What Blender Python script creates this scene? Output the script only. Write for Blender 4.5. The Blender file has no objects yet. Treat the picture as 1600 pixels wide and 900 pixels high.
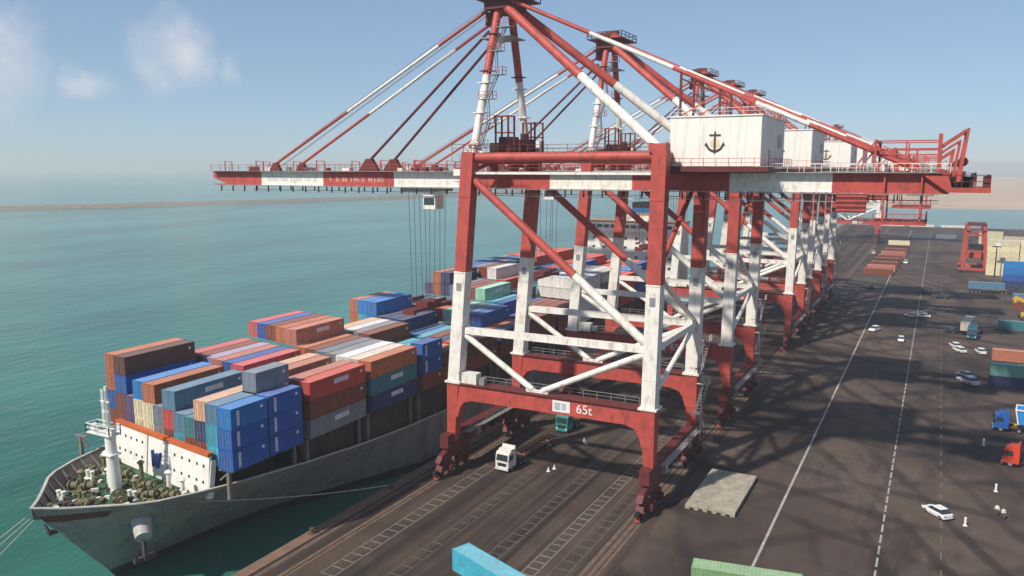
import bpy, bmesh, math, random
from mathutils import Vector, Matrix
R = math.radians
random.seed(7)
scene = bpy.context.scene
C = scene.collection

# ------------------------------------------------------------------ camera, sky, sun, exposure
cam_d = bpy.data.cameras.new('camera'); cam = bpy.data.objects.new('camera', cam_d); C.objects.link(cam)
cam_d.sensor_width = 36.0; cam_d.lens = 1262/1600*36.0
cam_d.clip_start = 0.5; cam_d.clip_end = 30000
right = Vector((0.88507, 0.46545, 0.0)); down = Vector((0.06858, -0.13041, -0.98909)); fwd = Vector((-0.46037, 0.87541, -0.14734))
mw = Matrix((right, -down, -fwd)).transposed().to_4x4(); mw.translation = Vector((0, 0, 48.3))
cam.matrix_world = mw
scene.camera = cam

SUN_EL = R(45); SUN_AZ = Vector((-0.36, -0.93, 0)).normalized()      # horizontal direction towards the sun
sun_vec = SUN_AZ*math.cos(SUN_EL) + Vector((0, 0, math.sin(SUN_EL)))
sd = bpy.data.lights.new('sun', 'SUN'); sd.energy = 3.8; sd.angle = R(1.6); sd.color = (1.0, 0.93, 0.83)
sun = bpy.data.objects.new('sun', sd); C.objects.link(sun)
sun.rotation_euler = sun_vec.to_track_quat('Z', 'Y').to_euler(); sun.location = (0, 0, 200)

world = bpy.data.worlds.new('World'); scene.world = world; world.use_nodes = True
nt = world.node_tree; nt.nodes.clear()
def N(t, typ, **kw):
    n = t.nodes.new(typ)
    for k, v in kw.items(): setattr(n, k, v)
    return n
wo = N(nt, 'ShaderNodeOutputWorld'); bg = N(nt, 'ShaderNodeBackground'); sky = N(nt, 'ShaderNodeTexSky')
sky.sky_type = 'NISHITA'; sky.sun_disc = False; sky.sun_elevation = SUN_EL
sky.sun_rotation = math.atan2(SUN_AZ.x, SUN_AZ.y)
sky.air_density = 0.85; sky.dust_density = 0.1; sky.ozone_density = 6.0
bg.inputs[1].default_value = 0.1
# soft cumulus puffs low over the sea
tc = N(nt, 'ShaderNodeTexCoord')
nz = N(nt, 'ShaderNodeTexNoise'); nz.inputs['Scale'].default_value = 9.0; nz.inputs['Detail'].default_value = 6.0; nz.inputs['Roughness'].default_value = 0.6
nt.links.new(tc.outputs['Generated'], nz.inputs['Vector'])
warp = N(nt, 'ShaderNodeVectorMath', operation='MULTIPLY_ADD'); warp.inputs[1].default_value = (0.10, 0.10, 0.10)
off = N(nt, 'ShaderNodeVectorMath', operation='SUBTRACT'); off.inputs[1].default_value = (0.5, 0.5, 0.5)
nt.links.new(nz.outputs['Color'], off.inputs[0]); nt.links.new(off.outputs[0], warp.inputs[0]); nt.links.new(tc.outputs['Generated'], warp.inputs[2])
prev = None
def ray(px, py):
    return (right*(px-800) + down*(py-450) + fwd*1262).normalized()
for (px, py, rad, amt) in ((262, 85, .048, .72), (235, 115, .038, .5), (-20, 60, .055, .75), (0, 120, .05, .6), (118, 118, .026, .5), (352, 105, .02, .4),
                           (-500, 80, .08, .8), (-900, 150, .07, .7), (-1500, 60, .09, .8)):
    d = ray(px, py)
    dist = N(nt, 'ShaderNodeVectorMath', operation='DISTANCE'); dist.inputs[1].default_value = d
    nt.links.new(warp.outputs[0], dist.inputs[0])
    mr = N(nt, 'ShaderNodeMapRange', interpolation_type='SMOOTHSTEP')
    mr.inputs['From Min'].default_value = rad*1.15; mr.inputs['From Max'].default_value = rad*0.15
    mr.inputs['To Min'].default_value = 0; mr.inputs['To Max'].default_value = amt
    nt.links.new(dist.outputs['Value'], mr.inputs['Value'])
    if prev is None: prev = mr.outputs[0]
    else:
        mx = N(nt, 'ShaderNodeMath', operation='MAXIMUM'); nt.links.new(prev, mx.inputs[0]); nt.links.new(mr.outputs[0], mx.inputs[1]); prev = mx.outputs[0]
nz2 = N(nt, 'ShaderNodeTexNoise'); nz2.inputs['Scale'].default_value = 26.0; nz2.inputs['Detail'].default_value = 9.0; nz2.inputs['Roughness'].default_value = 0.62
nt.links.new(tc.outputs['Generated'], nz2.inputs['Vector'])
mr2 = N(nt, 'ShaderNodeMapRange'); mr2.inputs['From Min'].default_value = .36; mr2.inputs['From Max'].default_value = .62; mr2.inputs['To Min'].default_value = .5; mr2.inputs['To Max'].default_value = 1.0
nt.links.new(nz2.outputs[0], mr2.inputs[0]); mm2 = N(nt, 'ShaderNodeMath', operation='MULTIPLY'); nt.links.new(prev, mm2.inputs[0]); nt.links.new(mr2.outputs[0], mm2.inputs[1]); prev = mm2.outputs[0]
cm = N(nt, 'ShaderNodeMix', data_type='RGBA'); cm.inputs['B'].default_value = (6.3, 6.15, 6.3, 1)
nt.links.new(prev, cm.inputs['Factor']); sg = N(nt, 'ShaderNodeGamma'); sg.inputs[1].default_value = .5; nt.links.new(sky.outputs[0], sg.inputs[0])     # hazy, low-contrast sky
st = N(nt, 'ShaderNodeVectorMath', operation='MULTIPLY'); st.inputs[1].default_value = (1.62, 1.86, 2.10); nt.links.new(sg.outputs[0], st.inputs[0])
nt.links.new(st.outputs[0], cm.inputs['A'])
nt.links.new(cm.outputs['Result'], bg.inputs[0]); nt.links.new(bg.outputs[0], wo.inputs[0])

vs = scene.view_settings; vs.view_transform = 'Standard'; vs.look = 'None'; vs.exposure = 0.36; vs.gamma = 1.0; vs.use_curve_mapping = False
scene.render.engine = 'CYCLES'
scene.cycles.max_bounces = 4; scene.cycles.volume_bounces = 1; scene.cycles.diffuse_bounces = 2; scene.cycles.glossy_bounces = 2; scene.cycles.transmission_bounces = 0

# ------------------------------------------------------------------ materials
MATS = {}
def mat(name, col, rough=0.6, metal=0.0, var=0.18, scale=0.6, dirt=None, dirt_amt=0.0, stretch=(1, 1, 1), bump=0.0, rnd=0.0, coord='Object', spec=0.4):
    if name in MATS: return MATS[name]
    m = bpy.data.materials.new(name); m.use_nodes = True; t = m.node_tree; b = t.nodes['Principled BSDF']
    b.inputs['Roughness'].default_value = rough; b.inputs['Metallic'].default_value = metal
    b.inputs['Specular IOR Level'].default_value = spec
    tcn = N(t, 'ShaderNodeTexCoord'); mp = N(t, 'ShaderNodeMapping'); mp.inputs['Scale'].default_value = stretch
    t.links.new(tcn.outputs[coord], mp.inputs[0])
    n1 = N(t, 'ShaderNodeTexNoise'); n1.inputs['Scale'].default_value = scale; n1.inputs['Detail'].default_value = 8; n1.inputs['Roughness'].default_value = 0.65
    t.links.new(mp.outputs[0], n1.inputs[0])
    mr = N(t, 'ShaderNodeMapRange'); mr.inputs['From Min'].default_value = 0.25; mr.inputs['From Max'].default_value = 0.75
    mr.inputs['To Min'].default_value = 1-var; mr.inputs['To Max'].default_value = 1+var
    t.links.new(n1.outputs[0], mr.inputs[0])
    sc = N(t, 'ShaderNodeVectorMath', operation='SCALE'); sc.inputs[0].default_value = col[:3]
    last = mr.outputs[0]
    if rnd:
        oi = N(t, 'ShaderNodeObjectInfo'); m2 = N(t, 'ShaderNodeMapRange'); m2.inputs['To Min'].default_value = 1-rnd; m2.inputs['To Max'].default_value = 1+rnd
        t.links.new(oi.outputs['Random'], m2.inputs[0]); mm = N(t, 'ShaderNodeMath', operation='MULTIPLY')
        t.links.new(last, mm.inputs[0]); t.links.new(m2.outputs[0], mm.inputs[1]); last = mm.outputs[0]
    t.links.new(last, sc.inputs['Scale'])
    out = sc.outputs[0]
    if dirt:
        n2 = N(t, 'ShaderNodeTexNoise'); n2.inputs['Scale'].default_value = scale*2.3; n2.inputs['Detail'].default_value = 10; n2.inputs['Roughness'].default_value = 0.72
        mp2 = N(t, 'ShaderNodeMapping'); mp2.inputs['Scale'].default_value = (stretch[0], stretch[1], stretch[2]*0.35); mp2.inputs['Location'].default_value = (3.1, 7.7, 1.9)
        t.links.new(tcn.outputs[coord], mp2.inputs[0]); t.links.new(mp2.outputs[0], n2.inputs[0])
        r2 = N(t, 'ShaderNodeMapRange'); r2.inputs['From Min'].default_value = 0.5; r2.inputs['From Max'].default_value = 0.72; r2.inputs['To Max'].default_value = dirt_amt
        t.links.new(n2.outputs[0], r2.inputs[0])
        mx = N(t, 'ShaderNodeMix', data_type='RGBA'); mx.inputs['B'].default_value = (*dirt[:3], 1)
        t.links.new(r2.outputs[0], mx.inputs['Factor']); t.links.new(out, mx.inputs['A']); out = mx.outputs['Result']
    t.links.new(out, b.inputs['Base Color'])
    if bump:
        bn = N(t, 'ShaderNodeBump'); bn.inputs['Strength'].default_value = bump; bn.inputs['Distance'].default_value = 0.05
        t.links.new(n1.outputs[0], bn.inputs['Height']); t.links.new(bn.outputs[0], b.inputs['Normal'])
    MATS[name] = m
    return m
RUST = (0.13, 0.055, 0.03); GRIME = (0.10, 0.09, 0.075)
M_RED = mat('crane_red_paint', (0.45, 0.072, 0.056), 0.55, var=.22, scale=.55, dirt=(0.17, 0.05, 0.035), dirt_amt=.95, rnd=.06)
M_WHITE = mat('crane_white_paint', (0.80, 0.76, 0.68), 0.55, var=.09, scale=.6, dirt=(0.34, 0.22, 0.14), dirt_amt=.8, rnd=.04)
M_DRED = mat('dark_red_grime_and_shade', (0.13, 0.022, 0.02), 0.6, var=.3, scale=.8, dirt=(0.06, 0.03, 0.025), dirt_amt=.8)  # grimy red steel, base darkened to paint in the shade on the bogies
M_BLACK = mat('dark_rubber', (0.018, 0.017, 0.017), 0.8, var=.2)
M_STEEL = mat('galvanised_steel', (0.32, 0.31, 0.30), 0.5, 0.4, var=.2, scale=2)
M_ROPE = mat('wire_rope', (0.06, 0.06, 0.06), 0.6)
M_GLASS = mat('dark_window_glass', (0.03, 0.045, 0.05), 0.12, var=.1, spec=.7)
M_HOUSE = mat('house_white_cladding', (0.84, 0.80, 0.72), 0.55, var=.04, scale=.5, dirt=(0.45, 0.36, 0.27), dirt_amt=.6, stretch=(1, 1, .35))
M_EMBLEM = mat('dark_brown_emblem', (0.07, 0.04, 0.025), 0.6)
M_GOLD = mat('gold_shadow_paint', (0.55, 0.36, 0.12), 0.6)
M_TXTGREY = mat('faded_grey_lettering', (0.42, 0.43, 0.46), 0.6)
M_TXTWHITE = mat('white_lettering', (0.78, 0.76, 0.74), 0.6)
M_CONC = mat('pale_concrete', (0.36, 0.32, 0.25), 0.85, var=.45, scale=.8, dirt=(0.16, 0.13, 0.10), dirt_amt=.7, bump=.3)
M_ROPEF = mat('mooring_fibre', (0.42, 0.38, 0.32), 0.9)
M_YELLOW = mat('yellow_machine_paint', (0.62, 0.38, 0.03), 0.5)

CONT = {}
for nm, col in dict(blue=(0.018, 0.10, 0.34), bright_blue=(0.02, 0.19, 0.50), navy=(0.03, 0.05, 0.13), steel_blue=(0.09, 0.20, 0.30), cyan=(0.05, 0.34, 0.44), teal=(0.04, 0.20, 0.22),
                    orange=(0.44, 0.13, 0.055), brown=(0.22, 0.06, 0.035), red=(0.48, 0.06, 0.04), bright_red=(0.62, 0.075, 0.03), salmon=(0.46, 0.16, 0.105), peach=(0.66, 0.36, 0.22),
                    beige=(0.55, 0.47, 0.37), cream=(0.70, 0.62, 0.40), grey=(0.22, 0.22, 0.23), slate=(0.16, 0.19, 0.23), white=(0.74, 0.72, 0.68), mint=(0.30, 0.58, 0.44), green=(0.20, 0.36, 0.17),
                    purple=(0.10, 0.07, 0.16), rose=(0.52, 0.09, 0.10), mauve=(0.34, 0.26, 0.36), dark_brown=(0.10, 0.04, 0.03), tank_green=(0.15, 0.34, 0.29)).items():
    CONT[nm] = mat('container_paint_'+nm, col, 0.55, var=.22, scale=.7, dirt=tuple(.4*c+.6*d for c, d in zip(col, (0.13, 0.07, 0.045))), dirt_amt=.8, rnd=.14)
# roofs weather and bleach: a chalky, sun-bleached coat of the same paint
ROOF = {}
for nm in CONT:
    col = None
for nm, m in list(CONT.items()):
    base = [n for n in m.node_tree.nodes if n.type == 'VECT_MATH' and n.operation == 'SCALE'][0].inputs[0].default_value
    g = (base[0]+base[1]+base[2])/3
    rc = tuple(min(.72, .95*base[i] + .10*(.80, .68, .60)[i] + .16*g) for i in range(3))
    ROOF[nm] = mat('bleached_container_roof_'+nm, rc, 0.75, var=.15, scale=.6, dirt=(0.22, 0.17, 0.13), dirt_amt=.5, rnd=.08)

# ------------------------------------------------------------------ mesh helpers
class MB:
    def __init__(s): s.v = []; s.f = []; s.m = []; s.sm = []
    def add(s, vs, fs, m=0, smooth=False):
        o = len(s.v); s.v += [tuple(v) for v in vs]
        for f in fs: s.f.append(tuple(i+o for i in f)); s.m.append(m); s.sm.append(smooth)
    def box(s, c, d, m=0, rz=0.0, rot=None):
        hx, hy, hz = d[0]/2, d[1]/2, d[2]/2
        vs = [Vector((x*hx, y*hy, z*hz)) for x in (-1, 1) for y in (-1, 1) for z in (-1, 1)]
        if rot is not None: vs = [rot @ v for v in vs]
        elif rz: vs = [Matrix.Rotation(rz, 3, 'Z') @ v for v in vs]
        vs = [v + Vector(c) for v in vs]
        s.add(vs, [(0, 1, 3, 2), (4, 6, 7, 5), (0, 4, 5, 1), (2, 3, 7, 6), (0, 2, 6, 4), (1, 5, 7, 3)], m)
        return s
    def b2(s, lo, hi, m=0):
        return s.box([(a+b)/2 for a, b in zip(lo, hi)], [abs(b-a) for a, b in zip(lo, hi)], m)
    def frame(s, p, q):
        p = Vector(p); q = Vector(q); d = (q-p).normalized()
        up = Vector((0, 0, 1)) if abs(d.z) < .95 else Vector((0, 1, 0))
        a = d.cross(up).normalized(); b = a.cross(d).normalized()
        return p, q, a, b
    def bar(s, p, q, w, h=None, m=0, bands=None, w2=None, h2=None):
        h = h or w; w2 = w2 or w; h2 = h2 or h
        p, q, a, b = s.frame(p, q)
        bands = bands or [(0, 1, m)]
        for i, (t0, t1, mm) in enumerate(bands):
            vs = []
            for t in (t0, t1):
                c = p.lerp(q, t); ww = (w+(w2-w)*t)/2; hh = (h+(h2-h)*t)/2
                vs += [c-a*ww-b*hh, c+a*ww-b*hh, c+a*ww+b*hh, c-a*ww+b*hh]
            fs = [(0, 1, 5, 4), (1, 2, 6, 5), (2, 3, 7, 6), (3, 0, 4, 7)]
            if i == 0: fs.append((3, 2, 1, 0))
            if i == len(bands)-1: fs.append((4, 5, 6, 7))
            s.add(vs, fs, mm)
        return s
    def tube(s, p, q, r, m=0, n=8, r2=None, bands=None):
        r2 = r if r2 is None else r2
        p, q, a, b = s.frame(p, q)
        bands = bands or [(0, 1, m)]
        for i, (t0, t1, mm) in enumerate(bands):
            vs = []
            for t in (t0, t1):
                c = p.lerp(q, t); rr = r+(r2-r)*t
                vs += [c+(a*math.cos(2*math.pi*k/n)+b*math.sin(2*math.pi*k/n))*rr for k in range(n)]
            s.add(vs, [(k, (k+1) % n, n+(k+1) % n, n+k) for k in range(n)], mm, True)
            if i == 0: s.add(vs[:n], [tuple(reversed(range(n)))], mm)
            if i == len(bands)-1: s.add(vs[n:], [tuple(range(n))], mm)
        return s
    def prism(s, poly, axis, lo, hi, m=0):
        # poly: 2D points in the plane orthogonal to axis ('x': (y,z), 'y': (x,z), 'z': (x,y))
        def P(u, v, w): return {'x': (w, u, v), 'y': (u, w, v), 'z': (u, v, w)}[axis]
        n = len(poly)
        vs = [P(u, v, lo) for u, v in poly] + [P(u, v, hi) for u, v in poly]
        fs = [(k, (k+1) % n, n+(k+1) % n, n+k) for k in range(n)] + [tuple(reversed(range(n))), tuple(range(n, 2*n))]
        s.add(vs, fs, m); return s
    def rail(s, pts, h=1.1, w=.07, m=0, post=2.0):
        for p, q in zip(pts[:-1], pts[1:]):
            p = Vector(p); q = Vector(q); L = (q-p).length; u = Vector((0, 0, 1))
            s.bar(p+u*h, q+u*h, w, w, m); s.bar(p+u*h*.5, q+u*h*.5, w*.8, w*.8, m)
            k = max(1, int(L/post))
            for i in range(k+1):
                c = p.lerp(q, i/k); s.bar(c, c+u*h, w, w, m)
        return s
    def build(s, name, mats, parent=None, origin=(0, 0, 0)):
        me = bpy.data.meshes.new(name); o = Vector(origin)
        me.from_pydata([Vector(v)-o for v in s.v], [], s.f)
        for m in (mats if isinstance(mats, (list, tuple)) else [mats]): me.materials.append(m)
        me.polygons.foreach_set('material_index', s.m); me.polygons.foreach_set('use_smooth', s.sm)
        bm = bmesh.new(); bm.from_mesh(me); bmesh.ops.recalc_face_normals(bm, faces=bm.faces); bm.to_mesh(me); bm.free()
        me.update()
        ob = bpy.data.objects.new(name, me); C.objects.link(ob)
        if parent: ob.parent = parent
        else: ob.location = origin
        return ob
def tag(o, label, cat, group=None):
    o['label'] = label; o['category'] = cat
    if group: o['group'] = group
    return o
def struct(o): o['kind'] = 'structure'; return o
def thing(name, label, cat, loc=(0, 0, 0), rz=0, group=None):
    o = bpy.data.objects.new(name, None); C.objects.link(o); o.location = loc; o.rotation_euler = (0, 0, rz); o.empty_display_size = .5
    return tag(o, label, cat, group)
def copy_tree(o, parent=None):
    c = o.copy(); C.objects.link(c); c.parent = parent
    for ch in list(o.children): copy_tree(ch, c)
    return c

# ------------------------------------------------------------------ setting: sea, quay, land
QX = -71.6; QEND = 752.0; WZ = -3.0
def sea_mat():
    m = bpy.data.materials.new('turquoise_sea'); m.use_nodes = True; t = m.node_tree; b = t.nodes['Principled BSDF']
    b.inputs['Roughness'].default_value = 0.16; b.inputs['IOR'].default_value = 1.33; b.inputs['Specular IOR Level'].default_value = .36
    tcn = N(t, 'ShaderNodeTexCoord')
    n1 = N(t, 'ShaderNodeTexNoise'); n1.inputs['Scale'].default_value = .012; n1.inputs['Detail'].default_value = 6
    mp = N(t, 'ShaderNodeMapping'); mp.inputs['Scale'].default_value = (1, .45, 1); mp.inputs['Rotation'].default_value = (0, 0, R(25))
    t.links.new(tcn.outputs['Object'], mp.inputs[0]); t.links.new(mp.outputs[0], n1.inputs[0])
    cr = N(t, 'ShaderNodeValToRGB'); cr.color_ramp.elements[0].position = .36; cr.color_ramp.elements[0].color = (0.015, 0.100, 0.066, 1)
    cr.color_ramp.elements[1].position = .66; cr.color_ramp.elements[1].color = (0.044, 0.220, 0.152, 1)
    t.links.new(n1.outputs[0], cr.inputs[0]); t.links.new(cr.outputs[0], b.inputs['Base Color'])
    h = None
    for sc, st in ((.11, 1.0), (.45, .45), (1.6, .16)):
        n = N(t, 'ShaderNodeTexNoise'); n.inputs['Scale'].default_value = sc; n.inputs['Detail'].default_value = 3
        m2 = N(t, 'ShaderNodeMapping'); m2.inputs['Scale'].default_value = (1, .5, 1); m2.inputs['Rotation'].default_value = (0, 0, R(-28))
        t.links.new(tcn.outputs['Object'], m2.inputs[0]); t.links.new(m2.outputs[0], n.inputs[0])
        mu = N(t, 'ShaderNodeMath', operation='MULTIPLY'); mu.inputs[1].default_value = st; t.links.new(n.outputs[0], mu.inputs[0])
        if h is None: h = mu.outputs[0]
        else:
            ad = N(t, 'ShaderNodeMath', operation='ADD'); t.links.new(h, ad.inputs[0]); t.links.new(mu.outputs[0], ad.inputs[1]); h = ad.outputs[0]
    bn = N(t, 'ShaderNodeBump'); bn.inputs['Strength'].default_value = .42; bn.inputs['Distance'].default_value = 1.0
    t.links.new(h, bn.inputs['Height']); t.links.new(bn.outputs[0], b.inputs['Normal'])
    return m
mb = MB(); S_ = 9000
mb.add([(-S_, -1500, WZ), (S_, -1500, WZ), (S_, 12000, WZ), (-S_, 12000, WZ)], [(0, 1, 2, 3)])
struct(mb.build('sea', sea_mat()))

def asphalt_mat(name, apron):
    m = bpy.data.materials.new(name); m.use_nodes = True; t = m.node_tree; b = t.nodes['Principled BSDF']; b.inputs['Roughness'].default_value = .82
    b.inputs['Specular IOR Level'].default_value = .3
    tcn = N(t, 'ShaderNodeTexCoord')
    def noise(scale, st, rot=0, det=8, rg=.6, loc=(0, 0, 0)):
        mp = N(t, 'ShaderNodeMapping'); mp.inputs['Scale'].default_value = st; mp.inputs['Rotation'].default_value = (0, 0, rot); mp.inputs['Location'].default_value = loc
        n = N(t, 'ShaderNodeTexNoise'); n.inputs['Scale'].default_value = scale; n.inputs['Detail'].default_value = det; n.inputs['Roughness'].default_value = rg
        t.links.new(tcn.outputs['Object'], mp.inputs[0]); t.links.new(mp.outputs[0], n.inputs[0]); return n.outputs[0]
    def mixc(a, bcol, fac, lo, hi, amt):
        mr = N(t, 'ShaderNodeMapRange'); mr.inputs['From Min'].default_value = lo; mr.inputs['From Max'].default_value = hi; mr.inputs['To Max'].default_value = amt
        t.links.new(fac, mr.inputs[0]); mx = N(t, 'ShaderNodeMix', data_type='RGBA'); mx.inputs['B'].default_value = (*bcol, 1)
        t.links.new(mr.outputs[0], mx.inputs['Factor'])
        if isinstance(a, tuple): mx.inputs['A'].default_value = (*a, 1)
        else: t.links.new(a, mx.inputs['A'])
        return mx.outputs['Result']
    if apron:
        c = mixc((0.074, 0.051, 0.038), (0.115, 0.079, 0.056), noise(.05, (1, 1, 1)), .4, .65, .8)
        c = mixc(c, (0.020, 0.017, 0.016), noise(.30, (1, .012, 1), R(0)), .47, .62, .85)       # lanes blackened by tyres
        c = mixc(c, (0.015, 0.013, 0.012), noise(.9, (1, .02, 1), R(1.5), loc=(9, 3, 0)), .52, .66, .5)
        c = mixc(c, (0.16, 0.125, 0.10), noise(.35, (1, .25, 1), loc=(4, 8, 0), rg=.75), .60, .75, .35)
    else:
        c = mixc((0.084, 0.058, 0.045), (0.132, 0.094, 0.072), noise(.035, (1, .8, 1), rg=.7), .42, .62, .9)
        c = mixc(c, (0.028, 0.021, 0.019), noise(.05, (1, .35, 1), R(35), loc=(5, 2, 0)), .50, .64, .85)   # wheel turns and oil
        c = mixc(c, (0.028, 0.022, 0.020), noise(.10, (1, .22, 1), R(-40), loc=(1, 12, 0), rg=.7), .52, .64, .75)
        c = mixc(c, (0.026, 0.021, 0.020), noise(.22, (1, .05, 1), R(8), loc=(11, 2, 0), rg=.7), .58, .7, .6)
        c = mixc(c, (0.12, 0.10, 0.085), noise(.5, (1, .6, 1), loc=(2, 2, 0), rg=.8), .62, .78, .4)
    def voro(scale, feat, st=(1, 1, 1), rot=0):
        mp = N(t, 'ShaderNodeMapping'); mp.inputs['Scale'].default_value = st; mp.inputs['Rotation'].default_value = (0, 0, rot)
        v = N(t, 'ShaderNodeTexVoronoi', feature=feat); v.inputs['Scale'].default_value = scale; t.links.new(tcn.outputs['Object'], mp.inputs[0]); t.links.new(mp.outputs[0], v.inputs['Vector']); return v
    wn_ = N(t, 'ShaderNodeTexNoise'); wn_.inputs['Scale'].default_value = .08; wn_.inputs['Detail'].default_value = 5; t.links.new(tcn.outputs['Object'], wn_.inputs[0])
    wv = N(t, 'ShaderNodeVectorMath', operation='MULTIPLY_ADD'); wv.inputs[1].default_value = (9, 9, 0); t.links.new(wn_.outputs['Color'], wv.inputs[0]); t.links.new(tcn.outputs['Object'], wv.inputs[2])
    v1 = voro(.05, 'SMOOTH_F1', (1, .4, 1)); t.links.new(wv.outputs[0], v1.inputs['Vector'].links[0].from_node.inputs[0]); sp = N(t, 'ShaderNodeSeparateColor'); t.links.new(v1.outputs['Color'], sp.inputs[0])
    c = mixc(c, (0.030, 0.024, 0.021), sp.outputs[0], .55, .85, .5)                     # oil-darkened and resurfaced areas
    c = mixc(c, (0.120, 0.094, 0.074), sp.outputs[1], .60, .9, .5)
    c = mixc(c, (0.025, 0.02, 0.018), noise(.55, (1, .8, 1), loc=(7, 1, 0), rg=.85), .62, .74, .45)   # drips and spots
    c = mixc(c, (0.135, 0.108, 0.088), noise(1.3, (1, .5, 1), loc=(17, 4, 0), rg=.85), .62, .78, .35)
    for k, (sc_, rt) in enumerate(((.030, 20), (.024, -35), (.04, 65))):               # sweeping tyre marks
        mp = N(t, 'ShaderNodeMapping'); mp.inputs['Rotation'].default_value = (0, 0, R(rt)); mp.inputs['Location'].default_value = (3*k, 5*k, 0)
        w = N(t, 'ShaderNodeTexWave', wave_type='RINGS'); w.inputs['Scale'].default_value = sc_; w.inputs['Distortion'].default_value = 5; w.inputs['Detail'].default_value = 2; w.inputs['Detail Scale'].default_value = .6
        t.links.new(tcn.outputs['Object'], mp.inputs[0]); t.links.new(mp.outputs[0], w.inputs['Vector'])
        mk = N(t, 'ShaderNodeMath', operation='MULTIPLY'); t.links.new(w.outputs['Fac'], mk.inputs[0]); t.links.new(noise(.03, (1, 1, 1), loc=(20*k, 3, 0)), mk.inputs[1])
        c = mixc(c, (0.022, 0.018, 0.016), mk.outputs[0], .42, .58, .7 if not apron else .25)
    t.links.new(c, b.inputs['Base Color'])
    bn = N(t, 'ShaderNodeBump'); bn.inputs['Strength'].default_value = .25; bn.inputs['Distance'].default_value = .03
    t.links.new(noise(3.0, (1, 1, 1)), bn.inputs['Height']); t.links.new(bn.outputs[0], b.inputs['Normal'])
    return m
mb = MB(); mb.b2((QX, -160, -9), (700, QEND, 0))
struct(mb.build('quay_ground', [asphalt_mat('yard_asphalt', False)]))
mb = MB(); mb.add([(-69.9, -160, .004), (-31.5, -160, .004), (-31.5, QEND-2, .004), (-69.9, QEND-2, .004)], [(0, 1, 2, 3)])
struct(mb.build('apron', [asphalt_mat('apron_asphalt', True)]))
# cope beam along the edge, crane rails, cable trench
M_COPE = mat('rusty_cope_concrete', (0.19, 0.125, 0.085), .9, var=.35, scale=.5, dirt=(0.30, 0.11, 0.045), dirt_amt=.8, bump=.4)
mb = MB()
mb.b2((QX-.12, -160, -1.2), (-69.9, QEND, .14))
struct(mb.build('quay_cope', M_COPE))
mb = MB(); mb.b2((QX-.02, -160, -8.8), (QX-.06, QEND, -1.25)); struct(mb.build('quay_wall_face', mat('stained_quay_wall', (0.10, 0.08, 0.06), .9, var=.4, scale=.3, dirt=(0.03, 0.035, 0.025), dirt_amt=.8)))
mb = MB()
for x in (-66.4, -33.6): mb.b2((x-.07, -160, .0), (x+.07, QEND-3, .09))
struct(mb.build('crane_rails', mat('rusty_rail_steel', (0.22, 0.12, 0.075), .6, .3, var=.3)))
mb = MB()
for x, w in ((-66.4, .55), (-33.6, .6), (-34.9, .25), (-69.2, .3)):
    for a, c in ((-w, -.16), (.16, w)) if w > .3 else ((-w, w),): mb.add([(x+a, -160, .010), (x+c, -160, .010), (x+c, QEND-3, .010), (x+a, QEND-3, .010)], [(0, 1, 2, 3)])
struct(mb.build('rail_bed_strips', mat('rail_bed', (0.15, 0.105, 0.075), .9, var=.4, scale=.8, dirt=(0.04, 0.03, 0.025), dirt_amt=.8)))
# painted markings
def paint_mat(name, col, keep):
    m = mat(name, col, .8, var=.35, scale=.5, dirt=(0.07, 0.056, 0.048), dirt_amt=keep); return m
M_LINE = paint_mat('worn_white_line_paint', (0.40, 0.375, 0.345), .85); M_LINE2 = paint_mat('faint_line_paint', (0.135, 0.115, 0.10), .95); M_LINE3 = paint_mat('scuffed_hatch_paint', (0.22, 0.195, 0.17), 1.0)
def flat(mb, x0, y0, x1, y1, z=.009): mb.add([(x0, y0, z), (x1, y0, z), (x1, y1, z), (x0, y1, z)], [(0, 1, 2, 3)])
mb = MB(); flat(mb, -17.3, -60, -16.95, 700); struct(mb.build('lane_line', M_LINE))
mb = MB(); y = 20
while y < 700: flat(mb, -3.85, y, -3.6, y+2.6); y += 3.6
struct(mb.build('dashed_lane_line', M_LINE))
mb = MB(); y = 20
while y < 420: flat(mb, 3.2, y, 3.42, y+2.4); y += 5.2
struct(mb.build('faint_dashed_line', M_LINE2))
mb = MB()
def ladder(x0, x1, y0, y1, step, w):
    flat(mb, x0-w/2, y0, x0+w/2, y1, .013); flat(mb, x1-w/2, y0, x1+w/2, y1, .013)
    y = y0
    while y < y1:
        if random.random() < .9: flat(mb, x0+w, y, x1-w, y+w*1.5, .013)
        y += step
ladder(-62.9, -60.9, 70, 111, 1.9, .14); ladder(-41.5, -39.8, 60, 150, 1.75, .16)
struct(mb.build('hatched_lane_marking', M_LINE3))
mb = MB()
ladder(-47.4, -45.6, 60, 150, 2.0, .13); ladder(-38.4, -36.4, 60, 150, 2.2, .12); ladder(-55.5, -53.8, 60, 112, 2.3, .12)
struct(mb.build('worn_hatched_lane_marking', M_LINE2))

# far shore and breakwater
def terrain(name, pts_fn, nx, ny, m):
    mb = MB(); vs = [pts_fn(i/nx, j/ny) for j in range(ny+1) for i in range(nx+1)]
    mb.add(vs, [(j*(nx+1)+i, j*(nx+1)+i+1, (j+1)*(nx+1)+i+1, (j+1)*(nx+1)+i) for j in range(ny) for i in range(nx)], 0, True)
    return struct(mb.build(name, m))
from mathutils import noise as mnoise
M_SAND = mat('pale_sand', (0.50, 0.37, 0.25), .95, var=.15, scale=.006, dirt=(0.30, 0.24, 0.17), dirt_amt=.5)
def sand(u, v):
    X = -170 + u*3200; Y = 1110 + v*2600 + 60*mnoise.noise((X*.004, 0, 3))
    n = mnoise.noise((X*.006, Y*.004, 1))
    z = WZ - 1 + min(1, v*12)*5 + v*11 + n*1.6*min(1, v*14)
    edge = max(0, min(1, (X+170)/260)); z = WZ-1+(z-WZ+1)*edge
    return (X, Y, z)
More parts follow.
